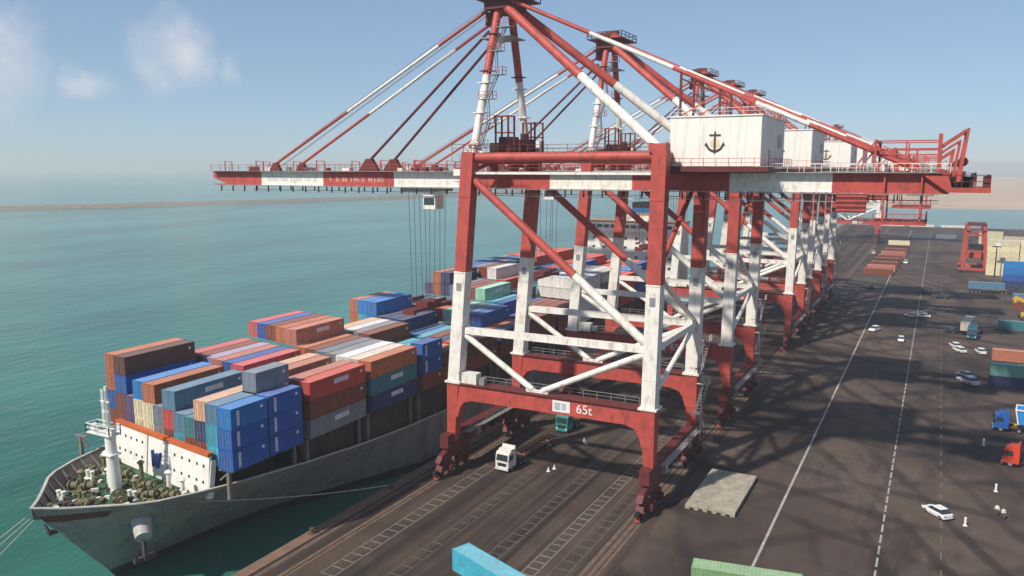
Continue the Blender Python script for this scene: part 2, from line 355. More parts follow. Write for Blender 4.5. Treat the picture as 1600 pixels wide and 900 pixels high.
terrain('sand_shore', sand, 80, 50, M_SAND)
def bw_line(t):   # breakwater centre line, from far left towards the sand shore
    pts = [(-1280, 150), (-1150, 330), (-1035, 560), (-895, 850), (-815, 1180), (-770, 1600), (-690, 2100), (-560, 2700)]
    k = t*(len(pts)-1); i = min(int(k), len(pts)-2); f = k-i
    return (pts[i][0]*(1-f)+pts[i+1][0]*f, pts[i][1]*(1-f)+pts[i+1][1]*f)
prof = [(-15, -1.5), (-9, 2.2), (-4, 4.6), (4, 4.7), (9, 2.0), (15, -1.5)]
mb = MB(); vs = []; NB = 260
for k in range(NB+1):
    x, y = bw_line(k/NB); x2, y2 = bw_line(min(1, k/NB+.003)); x1, y1 = bw_line(max(0, k/NB-.003))
    d = Vector((x2-x1, y2-y1, 0)).normalized(); nrm = Vector((d.y, -d.x, 0))
    for a, z in prof:
        jit = mnoise.noise((x*.11, y*.11, a))*1.2
        p = Vector((x, y, WZ+z+jit*.6)) + nrm*(a+jit); vs.append(p)
n = len(prof)
mb.add(vs, [(k*n+i, k*n+i+1, (k+1)*n+i+1, (k+1)*n+i) for k in range(NB) for i in range(n-1)])
struct(mb.build('breakwater', mat('breakwater_rock', (0.27, 0.21, 0.16), .95, var=.45, scale=.25, dirt=(0.09, 0.075, 0.06), dirt_amt=.7)))
# low white kerb wall at the end of the quay
mb = MB()
for x0, x1 in ((-44, -24), (-20, -2), (3, 24)): mb.b2((x0, QEND-4, 0), (x1, QEND-2.6, 2.0))
tag(mb.build('end_barrier', mat('white_barrier_paint', (0.62, 0.58, 0.50), .8)), 'low white barrier wall at the far end of the quay', 'barrier')

# ------------------------------------------------------------------ containers
CH = 2.62
def container_mesh(L, name):
    W = 2.44; H = CH; mb = MB()
    hx = W/2; hy = L/2
    # corner posts, rails
    for sx in (-1, 1):
        for sy in (-1, 1): mb.box((sx*(hx-.08), sy*(hy-.09), H/2), (.16, .18, H))
        mb.box((sx*(hx-.04), 0, .09), (.08, L-.36, .18)); mb.box((sx*(hx-.04), 0, H-.06), (.08, L-.36, .12))
    for sy in (-1, 1):
        mb.box((0, sy*(hy-.06), .09), (W-.32, .12, .18)); mb.box((0, sy*(hy-.06), H-.06), (W-.32, .12, .12))
    # corrugated sides
    n = int((L-.36)/.30); p = (L-.36)/n
    for sx in (-1, 1):
        pts = []
        for k in range(n):
            y0 = -hy+.18+k*p
            pts += [(y0, .012), (y0+p*.3, .012), (y0+p*.5, .06), (y0+p*.8, .06)]
        pts.append((hy-.18, .012))
        vs = [(sx*(hx-d), y, z) for y, d in pts for z in (.18, H-.12)]
        mb.add(vs, [(2*i, 2*i+2, 2*i+3, 2*i+1) for i in range(len(pts)-1)])
    # corrugated ends (+Y plain front wall, -Y recessed behind the doors)
    for sy, dd in ((1, .03), (-1, .07)):
        pts = []
        k = 7; q = (W-.32)/k
        for i in range(k):
            x0 = -hx+.16+i*q; pts += [(x0, dd), (x0+q*.3, dd), (x0+q*.5, dd+.04), (x0+q*.8, dd+.04)]
        pts.append((hx-.16, dd))
        vs = [(x, sy*(hy-d), z) for x, d in pts for z in (.18, H-.12)]
        mb.add(vs, [(2*i, 2*i+2, 2*i+3, 2*i+1) for i in range(len(pts)-1)])
    # roof, shallow corrugation
    pts = []; n = int((L-.24)/.42); p = (L-.24)/n
    for k in range(n):
        y0 = -hy+.12+k*p; pts += [(y0, .03), (y0+p*.55, .03), (y0+p*.65, .005), (y0+p*.9, .005)]
    pts.append((hy-.12, .03))
    vs = [(x, y, H-d) for y, d in pts for x in (-hx+.08, hx-.08)]
    mb.add(vs, [(2*i, 2*i+2, 2*i+3, 2*i+1) for i in range(len(pts)-1)], 1)
    mb.add([(-hx+.08, -hy+.1, .12), (hx-.08, -hy+.1, .12), (hx-.08, hy-.1, .12), (-hx+.08, hy-.1, .12)], [(0, 1, 2, 3)])
    ob = mb.build(name, [CONT['blue'], ROOF['blue']]); me = ob.data; bpy.data.objects.remove(ob); return me
ME40 = container_mesh(12.19, 'long_container'); ME20 = container_mesh(6.06, 'short_container')
def door_mesh(L):
    mb = MB(); hy = L/2
    for sx in (-1, 1):
        mb.box((sx*.52, -hy+.045, CH/2+.02), (1.0, .05, CH-.36))
        for k in (.27, .77):
            mb.box((sx*k, -hy+.005, CH/2+.02), (.05, .04, CH-.34), 1); mb.box((sx*k+.1, -hy+.0, 1.1), (.22, .03, .05), 1)
    ob = mb.build('door', [CONT['blue'], M_STEEL]); me = ob.data; bpy.data.objects.remove(ob); return me
DOOR = {12.19: door_mesh(12.19), 6.06: door_mesh(6.06)}
def stripe_mesh(L):
    mb = MB(); hx = 1.22
    y = -L/2+.95
    mb.b2((hx-.03, y, .35), (hx+.004, y+.1, 2.3))
    for k in range(6): mb.b2((hx-.03, y+.12, .4+k*.32), (hx+.004, y+.42, .62+k*.32))
    ob = mb.build('logo_stripe', [M_TXTWHITE]); me = ob.data; bpy.data.objects.remove(ob); return me
def mark_mesh(L, w=.55, h=.35, yy=None, rows=1):
    mb = MB(); hx = 1.22; y = L/2-.6-w if yy is None else yy
    k = max(1, int(w/.3))
    for i in range(k):
        mb.b2((hx-.03, y+i*w/k, 2.0-h), (hx+.004, y+(i+.72)*w/k, 2.0))
    ob = mb.build('logo_mark', [M_TXTWHITE]); me = ob.data; bpy.data.objects.remove(ob); return me
STRIPE = {12.19: stripe_mesh(12.19), 6.06: stripe_mesh(6.06)}
random.seed(11)
MARK = {12.19: mark_mesh(12.19), 6.06: mark_mesh(6.06)}
BIGMARK = mark_mesh(12.19, 3.2, .7, -1.0)
def container(x, y, z, col, label, L=12.19, rz=0.0, door=True, marks=(), group=None, name='shipping_container'):
    o = bpy.data.objects.new(name, ME40 if L > 7 else ME20); C.objects.link(o)
    o.location = (x, y, z); o.rotation_euler = (0, 0, rz)
    for i, m in ((0, CONT[col]), (1, ROOF[col])):
        o.material_slots[i].link = 'OBJECT'; o.material_slots[i].material = m
    tag(o, label, 'container', group)
    def kid(nm, me, m0=None):
        k = bpy.data.objects.new(nm, me); C.objects.link(k); k.parent = o
        if m0: k.material_slots[0].link = 'OBJECT'; k.material_slots[0].material = m0
    if door: kid('door', DOOR[L], CONT[col])
    if 'stripe' in marks: kid('logo_stripe', STRIPE[L])
    if 'mark' in marks: kid('logo_mark', MARK[L])
    if 'big' in marks: kid('logo_mark', BIGMARK)
    return o

# ------------------------------------------------------------------ the container ship
SX = -90.2
deck_tab = [(51.6, 0), (52.1, 2.0), (52.9, 3.4), (54.2, 5.0), (56, 6.7), (58.5, 8.6), (61, 10.0), (65, 11.8), (70, 13.4), (75, 14.6), (81, 15.6), (90, 16.1), (262, 16.1), (276, 14.8), (286, 12.5)]
wl_tab = [(60.5, 0), (63, .4), (70, 1.4), (78, 2.6), (86, 4.4), (93, 7.2), (99.6, 10.0), (108, 13.6), (115, 15.5), (124, 16.1), (245, 16.1), (262, 13), (276, 7), (286, 1)]
railz_tab = [(51.6, 10.0), (54, 9.6), (64, 9.2), (70, 8.8), (76, 8.5), (85, 7.9), (95, 7.1), (105, 6.5), (115, 6.2), (290, 6.2)]
def tab(t, x):
    if x <= t[0][0]: return t[0][1]
    for (a, u), (b, v) in zip(t[:-1], t[1:]):
        if x <= b: return u+(v-u)*(x-a)/(b-a)
    return t[-1][1]
ys = [51.6, 51.8, 52.1, 52.5, 52.9, 53.8, 55, 57, 59, 61, 63, 65, 67, 70, 73, 77, 81, 85, 90, 95, 100, 105, 110, 116, 124, 140, 160, 180, 200, 220, 240, 255, 262, 270, 276, 281, 286]
NLEV = 9
def hull_pt(y, k, side):
    zt = tab(railz_tab, y); zb = -5.0
    f = k/(NLEV-1); z = zb+(zt-zb)*f
    # stem rake: each level starts at its own stem position
    ystem = 51.6 + max(0, (9.6-z))*.80 if z > -3 else 51.6+12.6*.80
    bd = tab(deck_tab, y); bw = tab(wl_tab, y)
    g = max(0, (z+3)/(zt+3)); b = bw+(bd-bw)*(g**1.15)
    yy = y
    if y < ystem: b = 0; yy = ystem
    elif y < ystem+8: b *= min(1, ((y-ystem)/8)**.5 + .0)
    sh = max(0, min(1, (78-yy)/22)); return (SX+1.3*sh*sh*(3-2*sh)+side*b, yy, z)
ship = thing('container_ship', 'grey-hulled container ship moored along the quay, bow towards the viewer', 'ship', (SX, 165, 0))
OS = (SX, 165, 0)
def hull_mat():
    m = mat('weathered_grey_hull_paint', (0.30, 0.275, 0.255), .6, var=.2, scale=.25, dirt=(0.08, 0.055, 0.04), dirt_amt=.75, stretch=(1, 1, .6))
    t = m.node_tree; b = t.nodes['Principled BSDF']; src = b.inputs['Base Color'].links[0].from_socket
    tcn = N(t, 'ShaderNodeTexCoord'); sp = N(t, 'ShaderNodeSeparateXYZ'); t.links.new(tcn.outputs['Object'], sp.inputs[0])
    a = N(t, 'ShaderNodeMath', operation='GREATER_THAN'); a.inputs[1].default_value = 7.7; t.links.new(sp.outputs['Z'], a.inputs[0])
    a3 = N(t, 'ShaderNodeMath', operation='LESS_THAN'); a3.inputs[1].default_value = 8.7; t.links.new(sp.outputs['Z'], a3.inputs[0])
    a2 = N(t, 'ShaderNodeMath', operation='LESS_THAN'); a2.inputs[1].default_value = 57.5-165; t.links.new(sp.outputs['Y'], a2.inputs[0])
    mu = N(t, 'ShaderNodeMath', operation='MULTIPLY'); t.links.new(a.outputs[0], mu.inputs[0]); t.links.new(a2.outputs[0], mu.inputs[1])
    mu2 = N(t, 'ShaderNodeMath', operation='MULTIPLY'); t.links.new(mu.outputs[0], mu2.inputs[0]); t.links.new(a3.outputs[0], mu2.inputs[1])
    mx = N(t, 'ShaderNodeMix', data_type='RGBA'); mx.inputs['B'].default_value = (0.15, 0.04, 0.034, 1)
    t.links.new(mu2.outputs[0], mx.inputs['Factor']); t.links.new(src, mx.inputs['A'])
    # boot topping below the load line
    lo = N(t, 'ShaderNodeMath', operation='LESS_THAN'); lo.inputs[1].default_value = -1.6; t.links.new(sp.outputs['Z'], lo.inputs[0])
    m3 = N(t, 'ShaderNodeMix', data_type='RGBA'); m3.inputs['B'].default_value = (0.05, 0.04, 0.036, 1); t.links.new(lo.outputs[0], m3.inputs['Factor']); t.links.new(mx.outputs['Result'], m3.inputs['A'])
    t.links.new(m3.outputs['Result'], b.inputs['Base Color']); return m
M_HULL = hull_mat()
mb = MB()
for side in (-1, 1):
    vs = [hull_pt(y, k, side) for y in ys for k in range(NLEV)]
    mb.add(vs, [(i*NLEV+k, (i+1)*NLEV+k, (i+1)*NLEV+k+1, i*NLEV+k+1) for i in range(len(ys)-1) for k in range(NLEV-1)], 0, True)
e = [hull_pt(286, k, -1) for k in range(NLEV)]+[hull_pt(286, k, 1) for k in range(NLEV)]
mb.add(e, [(k, k+1, NLEV+k+1, NLEV+k) for k in range(NLEV-1)])
mb.build('hull', M_HULL, ship, OS)
# bulwark cap rail (pale) and inner bulwark
mb = MB()
for side in (-1, 1):
    P = [Vector(hull_pt(y, NLEV-1, side)) for y in ys if y < 262]
    for p, q in zip(P[:-1], P[1:]):
        if (q-p).length > .05: mb.bar(p+Vector((0, 0, .04)), q+Vector((0, 0, .04)), .34, .12)
mb.build('bulwark_rail', mat('pale_rail_paint', (0.50, 0.47, 0.40), .6, var=.2), ship, OS)
def deckz(y): return tab(railz_tab, y)-1.55
def deck_half(y):
    P = [[hull_pt(y, k, s_) for k in range(NLEV)] for s_ in (-1, 1)]; z = deckz(y)
    for k in range(NLEV-1):
        if P[1][k+1][2] >= z:
            f = (z-P[1][k][2])/(P[1][k+1][2]-P[1][k][2]); xs = [P[j][k][0]*(1-f)+P[j][k+1][0]*f for j in (0, 1)]
            if P[1][k][1] > y+.3: xs = [P[j][k+1][0]*.7+.3*SX for j in (0, 1)]
            return (xs[0]+xs[1])/2, max(0, (xs[1]-xs[0])/2)
    return SX, 0
mb = MB()
for side in (-1, 1):
    Y = [y for y in ys if y <= 70]
    vs = []
    for y in Y:
        p = hull_pt(y, NLEV-1, side); cx_, w0 = deck_half(y); w0 = max(0, w0-.2); vs += [(cx_+side*w0, p[1]+.4, p[2]-1.62), (p[0]-side*.12, p[1]+.12, p[2]-.03)]
    mb.add(vs, [(2*i, 2*i+2, 2*i+3, 2*i+1) for i in range(len(Y)-1)])
    for y in range(54, 70, 2):     # bulwark stays
        p = hull_pt(y, NLEV-1, side)
        cx_, w0 = deck_half(y); mb.bar((p[0]-side*.45, p[1], p[2]-.15), (cx_+side*max(0, w0-1.0), p[1], p[2]-1.6), .12, .3)
mb.build('bulwark', mat('grimy_bulwark', (0.16, 0.14, 0.12), .7, var=.4, dirt=RUST, dirt_amt=.6), ship, OS)
M_DECKG = mat('green_deck_paint', (0.035, 0.13, 0.055), .7, var=.35, scale=.5, dirt=(0.10, 0.085, 0.05), dirt_amt=.85)
M_DECKD = mat('dark_deck_steel', (0.075, 0.055, 0.045), .8, var=.4, scale=.4, dirt=RUST, dirt_amt=.5)
def deck(name, y0, y1, m):
    Y = [y for y in ys if y0 <= y <= y1]; mb = MB(); vs = []
    for y in Y:
        cx_, w = deck_half(y); w = max(0, w-.25); vs += [(cx_-w, y+.1, deckz(y)), (cx_+w, y+.1, deckz(y))]
    mb.add(vs, [(2*i, 2*i+1, 2*i+3, 2*i+2) for i in range(len(Y)-1)]); return mb.build(name, m, ship, OS)
deck('forecastle_deck', 51.6, 70, M_DECKG); deck('main_deck', 70, 286, M_DECKD)
# breakwater screen on the forecastle, slightly raked
M_SHIPW = mat('ship_white_paint', (0.80, 0.77, 0.70), .5, var=.06, scale=.4, dirt=(0.45, 0.33, 0.22), dirt_amt=.4)
M_ORANGE = mat('orange_trim_paint', (0.55, 0.12, 0.03), .55, var=.15)
wa, wb = Vector((-100.6, 70.8, 0)), Vector((-78.0, 67.0, 0))
wd = (wb-wa).normalized(); wn = Vector((wd.y, -wd.x, 0))        # wn towards the bow
scr = MB(); z0, z1 = 7.4, 12.8
lean = -wn*.5
A0, B0 = wa+Vector((0, 0, z0)), wb+Vector((0, 0, z0)); A1, B1 = wa+lean+Vector((0, 0, z1)), wb+lean+Vector((0, 0, z1)); th = -wn*.35
scr.add([A0, B0, B1, A1, A0+th, B0+th, B1+th, A1+th], [(0, 1, 2, 3), (7, 6, 5, 4), (0, 4, 5, 1), (1, 5, 6, 2), (2, 6, 7, 3), (3, 7, 4, 0)])
for t in (0.0, .2, .4, .6, .8, 1.0):
    p = wa.lerp(wb, t)
    scr.bar(p+th+Vector((0, 0, z0)), p+lean+th*1.6+Vector((0, 0, z1-.6)), .15, .8)
screen = scr.build('wave_screen', M_SHIPW, ship, OS)
mb = MB(); mb.bar(A1+th/2+Vector((0, 0, .22)), B1+th/2+Vector((0, 0, .22)), .75, .44); k = mb.build('orange_top_trim', M_ORANGE, screen, OS)
def on_wall(u, v, d=.03):   # u along, v up 0..1
    return A0.lerp(B0, u).lerp(A1.lerp(B1, u), v) + wn*d
mb = MB()
for v in (.36, .74):
    for u in (.05, .115, .18, .245, .31, .66, .735, .81, .885, .95):
        mb = MB(); c = on_wall(u, v, 0); mb.tube(c-wn*.02, c+wn*.035, .22, 0, 10); mb.build('porthole', M_GLASS, screen, OS)
mb = MB()
for u in (.37, .585): mb.bar(on_wall(u, 0.02), on_wall(u, 1), .12, .14)
mb.build('panel_joint', mat('grey_joint', (0.3, 0.29, 0.27)), screen, OS)
mb = MB()      # blue W shaped emblem
def wpt(a, b): return on_wall(.478+a*.042, .47+b*.20, .05)
for (a0, b0, a1, b1) in ((-1, 1, -.55, -1), (-.55, -1, 0, .75), (0, .75, .55, -1), (.55, -1, 1, 1)): mb.bar(wpt(a0, b0), wpt(a1, b1), .08, .78)
mb.build('emblem', mat('emblem_blue', (0.02, 0.09, 0.30), .5), screen, OS)
# foremast
mz = deckz(63); mb = MB()
mb.tube((SX, 63.2, mz), (SX, 62.9, 15.2), .85, 0, 14, .62); mb.tube((SX, 62.9, 15.2), (SX, 62.8, 21.4), .32, 0, 8, .2)
mast = mb.build('foremast', M_SHIPW, ship, OS)
mb = MB()
mb.box((SX-.9, 62.7, 15.3), (4.4, 1.6, .18)); mb.rail([(SX-3.1, 61.9, 15.4), (SX+1.3, 61.9, 15.4), (SX+1.3, 63.5, 15.4), (SX-3.1, 63.5, 15.4), (SX-3.1, 61.9, 15.4)], 1.1, .1)
mb.build('mast_platform', M_SHIPW, mast, OS)
mb = MB(); mb.box((SX, 62.9, 12.6), (1.9, 1.6, .15)); mb.build('mast_step', M_SHIPW, mast, OS)
for dx, sz in ((-2.4, .9), (.9, .7)):
    mb = MB(); mb.box((SX+dx, 62.6, 15.42+sz/2), (.7, .6, sz)); mb.build('mast_lamp', M_SHIPW, mast, OS)
mb = MB()
for z in range(0, 32): mb.box((SX, 62.25, 16.5+z*.15), (.5, .06, .05))
mb.box((SX, 62.6, 19.5), (1.6, .2, .2)); mb.box((SX, 62.6, 18.2), (1.1, .2, .2))
mb.build('mast_ladder', M_SHIPW, mast, OS)
# winches, bollards, vents on the forecastle
M_WINCH = mat('yellow_brown_winch_paint', (0.20, 0.185, 0.085), .65, var=.5, scale=2.0, dirt=(0.035, 0.035, 0.02), dirt_amt=.95)
def winch(cx, cy, rz, s=1.0):
    z = deckz(cy)+.05; r = Matrix.Rotation(rz, 3, 'Z'); c = Vector((cx, cy, z))
    def T(v): return c + r @ (Vector(v)*s)
    mb = MB()
    for x in (-2.1, -.7, .7, 2.1): mb.tube(T((x-.06, 0, 1.0)), T((x+.06, 0, 1.0)), .92*s, 0, 14)
    mb.tube(T((-2.6, 0, 1.0)), T((2.6, 0, 1.0)), .32*s, 0, 10); mb.tube(T((-2, 0, 1.0)), T((-.8, 0, 1.0)), .62*s, 1, 12); mb.tube(T((.8, 0, 1.0)), T((2, 0, 1.0)), .62*s, 1, 12)
    mb.box(T((0, 0, .6)), (1.1*s, 1.5*s, 1.2*s), 0, rz); mb.box(T((0, 0, .1)), (5*s, 1.8*s, .2*s), 0, rz); mb.tube(T((0, -1.3, .8)), T((0, -.6, .8)), .42*s, 0, 10)
    return mb.build('anchor_winch', [M_WINCH, mat('stowed_rope', (0.17, 0.15, 0.11), .9, var=.3)], ship, OS)
winch(SX+4.4, 60.6, R(-30), .72); winch(SX-3.4, 61.0, R(30), .72); winch(SX+8.0, 64.6, R(0), .72); winch(SX+2.6, 65.4, R(5), .72); winch(SX-3.6, 66.6, R(8), .72); winch(SX+2.0, 57.4, R(85), .6); winch(SX+5.6, 63.4, R(10), .66); winch(SX-7.6, 66.0, R(20), .62)
for i, (dx, yy) in enumerate(((2.5, 54.4), (-2.5, 54.6), (6.0, 57.4), (-6.2, 57.8), (8.8, 61.2), (-8.8, 61.6), (10.2, 65.2), (-10.4, 65.6), (0.2, 55.8), (3.4, 62.2), (-1.8, 59.0), (4.8, 64.0), (-7.4, 64.2))):
    cx_, w = deck_half(yy); dx = max(-w+1.3, min(w-1.3, dx)); mb = MB(); z = deckz(yy); c = (cx_+dx, yy, z)
    for k in (-.45, .45): mb.tube((c[0]+k, c[1], z), (c[0]+k, c[1], z+1.0), .24, 0, 9); mb.tube((c[0]+k, c[1], z+1.0), (c[0]+k, c[1], z+1.15), .32, 0, 9)
    mb.box((c[0], c[1], z+.08), (1.7, .8, .16)); mb.build('mooring_bollard', (M_SHIPW, M_WINCH, M_DECKD)[i % 3], ship, OS)
for i, (dx, yy, hh) in enumerate(((-3.0, 63.8, 2.0), (2.6, 63.3, 1.7), (8.2, 66.0, 2.0), (-8.4, 67.2, 1.9), (5.0, 66.6, 2.2), (-1.4, 67.6, 2.1), (-11.0, 69.0, 1.6), (-6.5, 62.3, 1.5))):
    cx_, w = deck_half(yy); dx = max(-w+1, min(w-1, dx)); mb = MB(); z = deckz(yy); x = cx_+dx
    mb.tube((x, yy, z), (x, yy, z+hh), .28, 0, 9); mb.tube((x, yy, z+hh), (x, yy, z+hh+.28), .28, 0, 9, .52); mb.tube((x, yy, z+hh+.28), (x, yy, z+hh+.55), .52, 0, 9, .2)
    mb.build('deck_ventilator', M_WINCH if i % 2 else M_SHIPW, ship, OS)
mb = MB()       # coiled rope and chain stoppers, scattered gear
for k in range(170):
    yy = random.uniform(54.5, 68); cx_, w = deck_half(yy); w = max(.5, w-1.2); x = cx_+random.uniform(-w, w); z = deckz(yy)
    a = random.uniform(.15, .42); mb.box((x, yy, z+a*.6), (a*random.uniform(.6, 2.4), a, a*random.uniform(.6, 2.2)), random.choice((0, 1, 1, 1, 2, 3)), random.uniform(0, 3))
mb.build('deck_gear', [M_WINCH, M_DECKD, M_SHIPW, M_DECKG], ship, OS)['kind'] = 'stuff'
# anchor bolster and anchor on the starboard bow (and its twin to port)
for side in (1, -1):
    mb = MB(); yy = 59.6
    p = Vector(hull_pt(61.2, 6, side)); q = p + Vector((side*1.9, -1.3, -1.0))
    mb.tube(p+Vector((-side*.9, .5, 1.1)), q, 1.35, 0, 14, .95)
    b_ = mb.build('anchor_bolster', mat('pale_bolster_paint', (0.42, 0.41, 0.38), .6, var=.2, dirt=RUST, dirt_amt=.4), ship, OS)
    mb = MB(); a = q+Vector((side*.1, -.1, -.3))
    mb.bar(a, a+Vector((side*.2, -.1, -2.4)), .4, .4); mb.bar(a+Vector((-.2, -1.3, -2.2)), a+Vector((.2, 1.3, -2.2)), .5, .55)
    for s in (-1, 1): mb.bar(a+Vector((side*.15, s*1.2, -2.3)), a+Vector((side*.5, s*1.5, -.9)), .5, .3, w2=.15, h2=.15)
    mb.build('anchor', mat('rusty_anchor', (0.07, 0.05, 0.045), .8, var=.3), ship, OS)
# hatch coamings and the posts that carry the outboard stacks
BASE = 11.2
bays = [68.0, 82.0, 95.6, 109.5, 123.0, 137.0, 150.5, 164.0, 177.5, 191.0, 204.5, 218.0, 231.5]
for i, b in enumerate(bays):
    w = min(13.4, tab(deck_tab, b)-2.6); mb = MB()
    s0 = 3.6 if i == 0 else .3
    mb.b2((SX-w, b+s0+.3, deckz(b)-.6), (SX+w, b+12.6, BASE-.45)); mb.b2((SX-w-.4, b+s0, BASE-.45), (SX+w+.4, b+12.9, BASE-.03))
    mb.build('hatch_coaming', M_DECKD, ship, OS)
    for sx in (-1, 1):
        for yy in (b+.5, b+12.0):
            mb = MB(); x = SX+sx*14.4; mb.bar((x, yy, deckz(yy)), (x, yy, BASE-.25), .42, .42); mb.box((x-sx*.3, yy, BASE-.14), (2.2, .6, .2)); mb.bar((x, yy, BASE-.4), (x-sx*1.5, yy, BASE-1.6), .2, .2)
            mb.build('stack_post', mat('grey_post_paint', (0.20, 0.18, 0.15), .7, var=.4, dirt=RUST, dirt_amt=.8), ship, OS)
# accommodation block, funnel
YH = 257.0
mb = MB(); mb.b2((SX-15.6, YH, 4.5), (SX+15.6, YH+14, 27.0)); mb.b2((SX-17.2, YH-1.2, 27.0), (SX+17.2, YH+9, 30.2)); mb.b2((SX-6, YH+2, 30.2), (SX+6, YH+8, 32.6))
acc = mb.build('accommodation_block', M_SHIPW, ship, OS)
mb = MB(); mb.b2((SX-17.3, YH-1.26, 30.2), (SX+17.3, YH+9.1, 30.7)); mb.b2((SX-6.1, YH+1.9, 32.6), (SX+6.1, YH+8.1, 33.0)); mb.build('deck_edge', mat('tan_deck_edge', (0.42, 0.24, 0.12), .7), acc, OS)
for z in (9, 12.2, 15.4, 18.6, 21.8, 24.8):
    for k in range(8):
        mb = MB(); x = SX-13.3+k*3.8; mb.b2((x-.45, YH-.06, z-.4), (x+.45, YH+.1, z+.4)); mb.build('window', M_GLASS, acc, OS)
for k in range(14):
    mb = MB(); x = SX-15.6+k*2.4; mb.b2((x-.95, YH-1.26, 28.4), (x+.95, YH-1.1, 29.5)); mb.build('bridge_window', M_GLASS, acc, OS)
mb = MB(); mb.b2((SX-5, YH+15, 6), (SX+5, YH+24, 36)); fu = mb.build('funnel', mat('funnel_blue', (0.02, 0.13, 0.30), .5), ship, OS)
mb = MB(); mb.b2((SX-5.05, YH+14.95, 34.4), (SX+5.05, YH+24.05, 36.3)); mb.build('funnel_top', M_BLACK, fu, OS)
mb = MB(); mb.tube((SX-3, YH+4, 33), (SX-3, YH+4, 42), .35, 0, 8, .2); mb.box((SX-3, YH+4, 38), (4, .3, .3)); mb.build('radar_mast', M_SHIPW, ship, OS)

# ---- deck cargo: stacks[bay][row] = tiers from bottom to top; row 0 is the quay side
X0 = -75.65; RP = 2.55
O = 'orange'; B = 'blue'; BB = 'bright_blue'; NV = 'navy'; SB = 'steel_blue'; CY = 'cyan'; TL = 'teal'; BR = 'brown'; DB = 'dark_brown'; RD = 'red'; BRD = 'bright_red'; SA = 'salmon'; PE = 'peach'
BE = 'beige'; CR = 'cream'; GR = 'grey'; SL = 'slate'; WH = 'white'; MI = 'mint'; PU = 'purple'; RO = 'rose'; MA = 'mauve'
short = lambda *t: ('short',) + t
stacks = {
 0: [short((B, B, BB), (B, B, B)), short((CY, CY, SB), (CY, CY, SB, SL)), [BR, NV, PE], [BR, TL], [CY, SB], [BR, RD, SB], [GR, SL], [CR, CR, O], [CR, CR, BB], [PU, PU], [BR, BR, B, DB], [BR, B, O, O]],
 1: [[GR, BR, RD], [BR, BR, SA], short((B, BB), (B, SB)), [O, PE, SA], [BR, O, PE], [BR, MA], [BR, RO, RO], [BR, B, B], [BR, O, SA], [BR, SL, MA], [BR, MA, BR], [BR, SA, RO]],
 2: [[NV, TL, O], [TL, TL, BE], [GR, GR, WH], [GR, GR, GR], [BR, SL, SL], [BR, BR, BR], [NV, O, O], [BR, O, O, SA], [BR, O, O, O], [CY, SB, BR, BR], [CY, CY, SB, B], [B, B, CY, RO]],
 3: [short((BR, B, B), (BR, DB)), [NV, SA], [TL, RD], [NV, CY], [TL, CY], [BR, BR, BR], [NV, BR, GR], [BR, BR, WH], [NV, BE, PE], [BR, BR], [BR, SL], [BR, BR]],
 4: [[BR, DB], [NV, RD], [NV, NV], [NV, BR], [TL, CY], [B, B], [B, NV, NV], [B, NV, NV], [NV, NV, NV], [B, BB, BB, BB], [B, BR, CY, BB], [BR, BR, O, SA]],
 5: [[BR, NV], [BR, O], [NV, B, B], [B, B, SB], [B, B, SL], [MI, MI, MI], [BRD, BRD, BRD], [BRD, BRD, BRD], [NV, NV, NV], [BR, BR, SL], [B, BR, NV], [NV, NV, NV]],
 6: [[BR, BR], [BR, DB], [B, B], [B, B, B], [TL, TL, CY], [MI, MI, MI, MI], [MI, MI, MI, BR], [BR, BR, BR, BR], [NV, GR, SL, SL], [BR, NV, BR, NV, NV], [NV, BR, BR, O, O], [NV, NV, NV, PU]],
 7: [[BR, DB], [BR, BR], [BR, BR], [TL, BR], [NV, B], [B, NV, NV], [BR, BR, BR, RD], [BR, BR, BR, BR, WH], [BR, RD, BR, BR, BR], [GR, NV, NV, SL, SL], [B, B, B, B, B], [B, B, B, B, B]],
 8: [[WH, WH, WH, WH], [WH, WH, WH, WH], [WH, WH, WH, WH], [WH, WH, WH, WH], [WH, WH, WH, WH], [NV, NV, BR, TL], [NV, NV, BR, TL], [NV, NV, NV, B], [RD, RD, RD, RD, NV], [RD, RD, RD, RD, SL], [RD, RD, B, B, B], [B, B, B, B, SL]],
 9: [[WH, GR, GR, BE], [GR, GR, GR, WH], [GR, GR, GR, GR], [RD, RD, RD, NV], [RD, RD, RD, B], [RD, RD, RD, SL], [RD, RD, B, RD], [B, B, B, B], [B, B, B, B, RD], [RD, RD, RD, RD, RD], [RD, RD, RD, RD, SA], [B, B, B, B, RD]],
 10: [[RD, RD, BRD], [BRD, RD, BRD], [RD, B, BRD], [B, B, NV], [NV, NV, NV], [B, B, B, B], [B, B, B, RD], [RD, RD, RD, RD], [RD, RD, RD, RD, RD], [RD, RD, RD, RD, RD], [RD, B, B, RD, BR], [BR, BR, RD, RD, RD]],
 11: [[B, B], [B, B, BB], [BR, B, BB], [NV, BR, BRD], [BR, BR, BRD], [BR, NV, BRD], [BR, NV, NV, RD], [BR, NV, NV, RD], [BR, RD, RD, RD], [BR, NV, NV, RD], [BR, NV, NV, BR], [BR, NV, NV, RD]],
 12: [[BR, NV], [BR, RD], [BR, B, B], [BR, BRD, BRD], [BR, BRD, BRD], [BR, BRD, RD], [NV, RD, RD], [BR, RD], [BR, BR, B], [BR, BR, RD], [BR, BR, RD], [BR, BR, RD]],
}
ORD = ['first', 'second', 'third', 'fourth', 'fifth', 'sixth', 'seventh', 'eighth', 'ninth', 'tenth', 'eleventh', 'twelfth', 'thirteenth']
def hgt(b, r, half=0):
    if b not in stacks or r < 0 or r > 11: return 0
    s = stacks[b][r]
    return len(s[1+half]) if s[0] == 'short' else len(s)
def words(c): return c.replace('_', ' ')
def tierw(k, n): return 'top' if k == n-1 else ORD[k]
